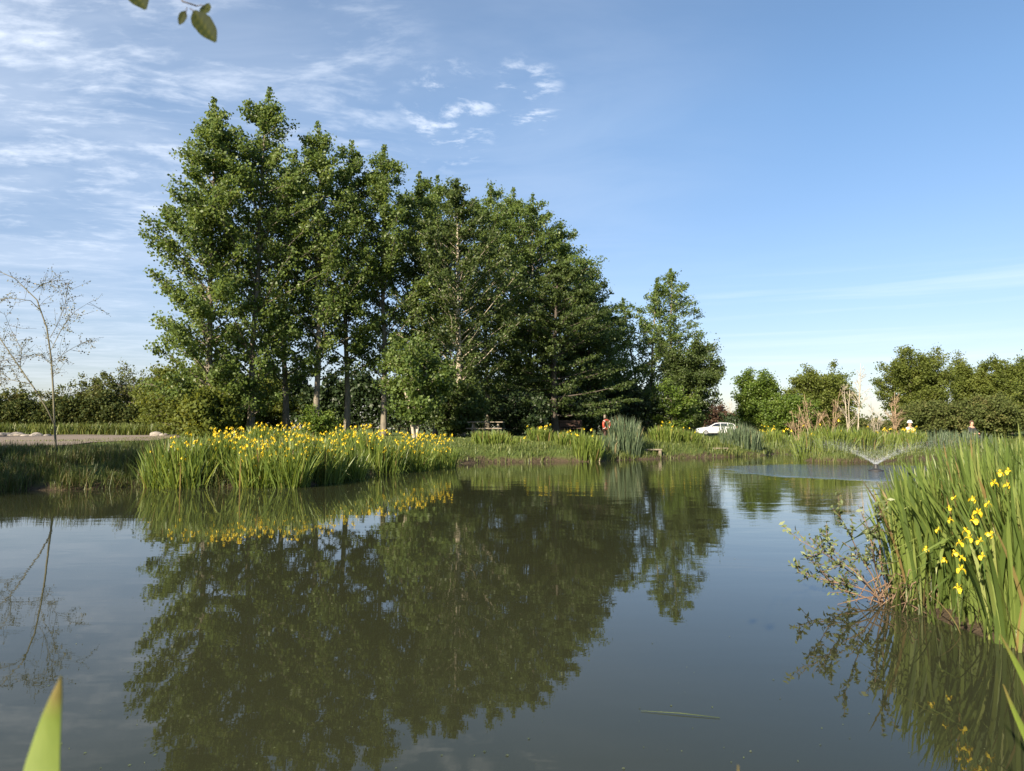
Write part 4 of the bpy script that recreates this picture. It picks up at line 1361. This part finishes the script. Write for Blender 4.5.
def sitter(px, py_head, Y, rz, label, shirt, hat):
    pz_ = at(px, py_head, Y)
    z0 = gz(pz_[0], pz_[1])
    sc_ = (pz_[2] - z0) / 1.32
    print('angler scale', sc_)
    root = thing('person', label, 'person', (pz_[0], pz_[1], z0), rz)
    # facing -Y, seated on a box 0.45 m high
    J = [(0, 0, .50, .15), (0, -.01, .68, (.145, .115)), (0, -.03, .88, (.165, .12)), (0, -.03, 1.00, (.12, .09)), (0, -.035, 1.06, .055), (0, -.05, 1.13, .085), (0, -.055, 1.22, .095), (0, -.05, 1.285, .055),
         (-.17, -.03, .96, .062), (-.24, -.10, .76, .048), (-.15, -.30, .66, .038), (-.11, -.37, .66, .036),
         (.17, -.03, .96, .062), (.24, -.10, .76, .048), (.15, -.30, .66, .038), (.11, -.37, .66, .036),
         (-.10, -.05, .50, .095), (-.14, -.44, .50, .070), (-.14, -.46, .22, .055), (-.14, -.46, .05, .042), (-.14, -.60, .03, .038),
         (.10, -.05, .50, .095), (.14, -.44, .50, .070), (.14, -.46, .22, .055), (.14, -.46, .05, .042), (.14, -.60, .03, .038)]
    E = [(0, 1), (1, 2), (2, 3), (3, 4), (4, 5), (5, 6), (6, 7), (3, 8), (8, 9), (9, 10), (10, 11), (3, 12), (12, 13), (13, 14), (14, 15),
         (0, 16), (16, 17), (17, 18), (18, 19), (19, 20), (0, 21), (21, 22), (22, 23), (23, 24), (24, 25)]
    skin_mesh('body', J, E, M['skin'], root)
    g = 1.18
    Js = [(x, y, z, tuple(q * g for q in r) if isinstance(r, tuple) else r * g) for x, y, z, r in [J[0], J[1], J[2], J[3], J[8], J[9], J[10], J[12], J[13], J[14]]]
    skin_mesh('jacket' if not hat else 'shirt', Js, [(0, 1), (1, 2), (2, 3), (3, 4), (4, 5), (5, 6), (3, 7), (7, 8), (8, 9)], shirt, root)
    Jt = [(x, y, z, r * g if not isinstance(r, tuple) else r) for x, y, z, r in [J[0], J[16], J[17], J[18], J[19], J[21], J[22], J[23], J[24]]]
    skin_mesh('trousers', Jt, [(0, 1), (1, 2), (2, 3), (3, 4), (0, 5), (5, 6), (6, 7), (7, 8)], M['trousers'], root)
    bm = bmesh.new()
    bmesh.ops.create_uvsphere(bm, u_segments=16, v_segments=10, radius=.118)
    for v_ in list(bm.verts):
        if v_.co.z < -.015: v_.co.z = -.015 if hat else v_.co.z * .6
        if not hat and v_.co.y < -.03 and v_.co.z < .05: v_.co.y = -.03
    if hat:
        bmesh.ops.create_cone(bm, cap_ends=True, segments=20, radius1=.145, radius2=.12, depth=.045, matrix=Matrix.Translation((0, 0, -.01)))
    bm_obj('sun_hat' if hat else 'hair', bm, M['whitehat'] if hat else M['hair'], root, smooth=True, loc=(0, -.045, 1.235 + (.02 if hat else 0)))
    # nose and ears belong to the head
    bx = thing('seat_box', ('pale' if hat else 'dark') + ' fishing seat box under the ' + ('white hatted' if hat else 'dark clothed') + ' angler', 'tackle box', (pz_[0], pz_[1], z0), rz)
    one_box('case', (0, .06, .17), (.44, .36, .36), M['trimblack'], bx, .02)
    one_box('cushion', (0, .06, .375), (.42, .34, .05), M['trousers'], bx, .02)
    return root


sitter(909, 424.5, 36, R(25), 'seated angler in a white sun hat and cream shirt on the far right bank', M['cream'], True)
sitter(971, 428, 37, R(20), 'seated angler in dark clothes with a bare head on the far right bank', M['darkcloth'], False)


# ---------------------------------------------------------------- fountain
def water_drop_mat():
    m, t, p, o = new_mat('spray_drops')
    p.inputs['Base Color'].default_value = (.86, .90, .94, 1)
    p.inputs['Roughness'].default_value = .35
    tr = t.n('ShaderNodeBsdfTranslucent'); tr.inputs[0].default_value = (.85, .9, .95, 1)
    mx = t.n('ShaderNodeMixShader'); mx.inputs[0].default_value = .5
    t.set(mx.inputs[1], p.outputs[0]); t.set(mx.inputs[2], tr.outputs[0])
    tp_ = t.n('ShaderNodeBsdfTransparent'); m2 = t.n('ShaderNodeMixShader'); m2.inputs[0].default_value = .45
    t.set(m2.inputs[1], mx.outputs[0]); t.set(m2.inputs[2], tp_.outputs[0]); t.set(o.inputs[0], m2.outputs[0])
    return m


M['drops'] = water_drop_mat()
fo = thing('fountain', 'floating fountain throwing a low ring of fine spray on the pond', 'fountain', (FOUNT[0], FOUNT[1], 0))
bm = bmesh.new()
for z, r1, r2, h in ((.005, .20, .20, .05), (.045, .19, .10, .04)):
    bmesh.ops.create_cone(bm, cap_ends=True, segments=28, radius1=r1, radius2=r2, depth=h, matrix=Matrix.Translation((0, 0, z)))
bm_obj('float', bm, M['trimblack'], fo)
bm = bmesh.new()
bmesh.ops.create_cone(bm, cap_ends=True, segments=16, radius1=.07, radius2=.045, depth=.12, matrix=Matrix.Translation((0, 0, .14)))
bm_obj('nozzle', bm, M['trimblack'], fo)
rng = np.random.default_rng(1100)
n = 17000
az = rng.uniform(0, 2 * math.pi, n)
el = R(36) + rng.normal(0, .04, n)
Vv = 6.15 * rng.uniform(.86, 1.04, n)
tmax = 2 * Vv * np.sin(el) / 9.81
u = rng.uniform(0, 1, n) ** 1.25
t = u * tmax
r = Vv * np.cos(el) * t * (1 - .06 * u); z = .18 + Vv * np.sin(el) * t - 4.905 * t ** 2
k = z > .01
az, r, z, t, el, Vv, u = (q[k] for q in (az, r, z, t, el, Vv, u))
C = np.stack([np.cos(az) * r, np.sin(az) * r, z], 1) + rng.normal(0, 1, (len(r), 3)) * (.012 + .13 * u ** 1.5)[:, None]
vel = unit(np.stack([np.cos(az) * Vv * np.cos(el), np.sin(az) * Vv * np.cos(el), Vv * np.sin(el) - 9.81 * t], 1))
s = rng.uniform(.0009, .0023, len(r)) * (1.25 - .45 * u)
stretch = s * (4.5 - 2.5 * u)
side = unit(np.cross(vel, np.array((0.2, 0.3, .9)))); sid2 = np.cross(vel, side)
V = np.stack([C + vel * stretch[:, None], C + side * s[:, None], C + sid2 * s[:, None], C - side * s[:, None], C - sid2 * s[:, None], C - vel * stretch[:, None]], 1).reshape(-1, 3)
b = np.arange(len(r))[:, None, None] * 6
tri = np.array([[0, 1, 2], [0, 2, 3], [0, 3, 4], [0, 4, 1], [5, 2, 1], [5, 3, 2], [5, 4, 3], [5, 1, 4]])
np_mesh('spray', V, (b + tri[None]).reshape(-1, 3), M['drops'], fo)


# ---------------------------------------------------------------- closest things
def single_blade(name, label, pts_px, Y, wd_px, mat, extra_to_ground=True, seg=14, side=None):
    """one broad leaf: midrib through pixel points from tip to foot"""
    P = np.array([at(x, y, d) for (x, y), d in zip(pts_px, Y)])
    L0 = np.linalg.norm(np.diff(P, axis=0), axis=1).sum()
    foot = P[-1] + (P[-1] - P[-2]) * np.array((.4, .4, 0)); foot[2] = -.06          # rooted at the water's edge below the view
    P = np.concatenate([P, [foot]])
    L1 = np.linalg.norm(np.diff(P, axis=0), axis=1).sum()
    seg = int(seg * L1 / L0)
    P = resample(P, seg)
    n = len(P)
    t = np.linspace(0, 1, n) * L1 / L0
    wd = wd_px * np.clip(t / .38, 0, 1) ** .75
    wd[0] = wd_px * .02
    sd = np.array(side or (1.0, .15, 0))
    V, F, vv = [], [], []
    th = .0009
    for i in range(n):
        for q, dz in ((-1, 0), (0, .0025), (1, 0)):
            V.append(P[i] + sd * wd[i] * .5 * q + np.array((0, -dz, 0)))
            vv.append(min(.85, .12 + .22 * i))
    m_ = len(V)
    V += [v_ + np.array((0, th * 1.5, 0)) for v_ in V]
    vv += vv
    for i in range(n - 1):
        for s_ in range(2):
            b_ = i * 3 + s_
            F.append((b_, b_ + 3, b_ + 4, b_ + 1)); F.append((m_ + b_, m_ + b_ + 1, m_ + b_ + 4, m_ + b_ + 3))
    o = np_mesh(name, np.array(V), np.array(F), mat, None, v=vv)
    me = o.data
    c = P[-1]
    me.transform(Matrix.Translation(tuple(-q for q in c)))
    o.location = tuple(c)
    tag(o, label, 'leaf', 'iris leaves beside the camera')
    return o


def near_leaf_mat():
    m, t, p, o = new_mat('near_iris_leaf')
    a = t.n('ShaderNodeAttribute', _attribute_name='v')
    tc_ = t.n('ShaderNodeTexCoord')
    mp = t.n('ShaderNodeMapping'); t.set(mp.inputs[0], tc_.outputs['Object']); mp.inputs['Scale'].default_value = (260, 260, 6)
    st = t.noise(mp.outputs[0], 1.0, 3, .5)
    c = t.ramp(a.outputs['Fac'], [(0, (.20, .12, .06)), (.35, (.22, .17, .06)), (.6, (.20, .26, .05)), (1, (.22, .29, .055))])
    c = t.mix(t.math('MULTIPLY', st, .5), c, (.10, .17, .025, 1))
    t.set(p.inputs['Base Color'], c); p.inputs['Roughness'].default_value = .4
    tr = t.n('ShaderNodeBsdfTranslucent'); t.set(tr.inputs[0], t.mix(.5, c, (.42, .50, .06, 1)))
    mx = t.n('ShaderNodeMixShader'); mx.inputs[0].default_value = .45
    t.set(mx.inputs[1], p.outputs[0]); t.set(mx.inputs[2], tr.outputs[0]); t.set(o.inputs[0], mx.outputs[0])
    return m


M['nearleaf'] = near_leaf_mat()
single_blade('iris_leaf', 'broad yellow green iris leaf with a brown tip at the bottom left corner', [(61, 676), (50, 720), (40, 775), (26, 1000)], (.72, .72, .71, .66), .036, M['nearleaf'])
single_blade('iris_leaf', 'narrow green iris leaf leaning in at the right edge, upper of the pair', [(1000, 634), (1012, 655), (1028, 685), (1095, 790)], (1.9, 1.9, 1.9, 1.85), .026, M['nearleaf'])
single_blade('iris_leaf', 'narrow green iris leaf leaning in at the right edge, lower of the pair', [(1003, 684), (1016, 715), (1034, 752), (1085, 850)], (1.6, 1.6, 1.6, 1.55), .020, M['nearleaf'])
single_blade('iris_leaf', 'pale tip of an iris leaf just showing at the bottom edge', [(738, 765), (739, 800), (742, 900), (748, 1100)], (.9, .9, .9, .85), .012, M['nearleaf'])

# overhanging twig with four leaves at the top
TY = 1.25
rng = np.random.default_rng(1200)
M['alder'] = leaf_mat('overhanging_leaf', [(0, (.014, .022, .006)), (.5, (.022, .032, .008)), (1, (.055, .060, .012))], .30, .6, spec=.12)  # leaf colours darkened: shade from foliage overhead is put into the albedo
tw0 = at(170, -160, TY)
tw = thing('overhanging_branch', 'thin dark twig hanging into the top of the view with a few leaves', 'branch', tw0)


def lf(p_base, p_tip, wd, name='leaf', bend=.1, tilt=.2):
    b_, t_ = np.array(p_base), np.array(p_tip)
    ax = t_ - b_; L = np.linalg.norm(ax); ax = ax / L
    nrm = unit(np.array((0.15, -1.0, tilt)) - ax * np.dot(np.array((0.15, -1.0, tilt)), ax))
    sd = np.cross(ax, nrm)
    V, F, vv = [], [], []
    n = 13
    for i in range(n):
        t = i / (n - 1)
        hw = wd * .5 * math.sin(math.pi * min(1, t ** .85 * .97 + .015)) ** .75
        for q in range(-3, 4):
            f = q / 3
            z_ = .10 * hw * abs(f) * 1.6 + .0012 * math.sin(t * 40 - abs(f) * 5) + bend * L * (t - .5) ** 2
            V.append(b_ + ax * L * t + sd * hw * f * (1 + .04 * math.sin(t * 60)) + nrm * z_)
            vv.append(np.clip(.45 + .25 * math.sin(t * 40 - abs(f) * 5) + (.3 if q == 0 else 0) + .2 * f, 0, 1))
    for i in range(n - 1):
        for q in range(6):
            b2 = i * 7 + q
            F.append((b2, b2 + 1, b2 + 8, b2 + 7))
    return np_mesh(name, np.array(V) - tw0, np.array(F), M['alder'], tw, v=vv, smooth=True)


tp = resample(np.array([at(x, y, TY + dy) for x, y, dy in [(170, -160, .1), (172, -60, .05), (178, -8, 0), (184, 5, 0), (192, 9, .0), (197, 6, .0)]]), 14) - tw0
t2 = np.array([at(178, -8, TY), at(160, -22, TY + .01), at(148, -20, TY + .01)]) - tw0
t3 = np.array([at(190, 8.5, TY), at(194, 11, TY), at(196, 13, TY)]) - tw0
t4 = np.array([at(187, 7, TY), at(186.5, 10, TY), at(185.5, 14, TY)]) - tw0
t5 = np.array([at(197, 6, TY), at(201, 5, TY), at(205, 6, TY)]) - tw0
build_tubes('twig', [tube(tp, np.linspace(.0030, .0014, 14), 6), tube(t2, (.001, .001, .0008), 5), tube(t3, (.0011, .001, .0009), 5), tube(t4, (.0008, .0008, .0007), 5), tube(t5, (.0010, .0009, .0008), 5)], M['twig'], tw)
lim_ = np.array([(0, 0, 0), (-.10, -.12, .12), (-.35, -.5, .5), (-.7, -1.1, .9), (-1.1, -1.8, 1.2)])
build_tubes('limb', [tube(resample(lim_, 12), np.linspace(.003, .009, 12), 6)], M['barkdark'], tw)
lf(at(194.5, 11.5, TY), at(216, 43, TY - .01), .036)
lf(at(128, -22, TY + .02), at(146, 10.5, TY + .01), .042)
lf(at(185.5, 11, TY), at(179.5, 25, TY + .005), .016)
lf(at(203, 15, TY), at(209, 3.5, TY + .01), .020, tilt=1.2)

# floating twig and specks on the water
fp0, fp1 = wp(641, 711.5), wp(720, 718.5)
c_ = (fp0 + fp1) / 2
tag(build_tubes('floating_straw', [tube(np.stack([fp0 - c_, np.array((0, .004, .003)), fp1 - c_]), (.0008, .0018, .0012), 6)], M['willow'], None, loc=(c_[0], c_[1], .003)),
    'thin pale straw floating on the near water', 'straw')
rng = np.random.default_rng(1300)
pp = []
while len(pp) < 240:
    px, py = rng.uniform(40, 1000), rng.uniform(520, 770)
    q = wp(px, py)
    if sdist(q[None, :2])[0] < -.3: pp.append((q[0], q[1], .002))
V, F, v = leaves(np.array(pp), .009 * rng.uniform(.5, 1.6, len(pp)), rng, up=12, aspect=.6, droop=0)
V[:, 2] = np.maximum(V[:, 2], .0012)
tag(np_mesh('floating_specks', V, F, M['willow'], v=v), 'pale specks of pollen and seed drifting on the near water', kind='stuff')
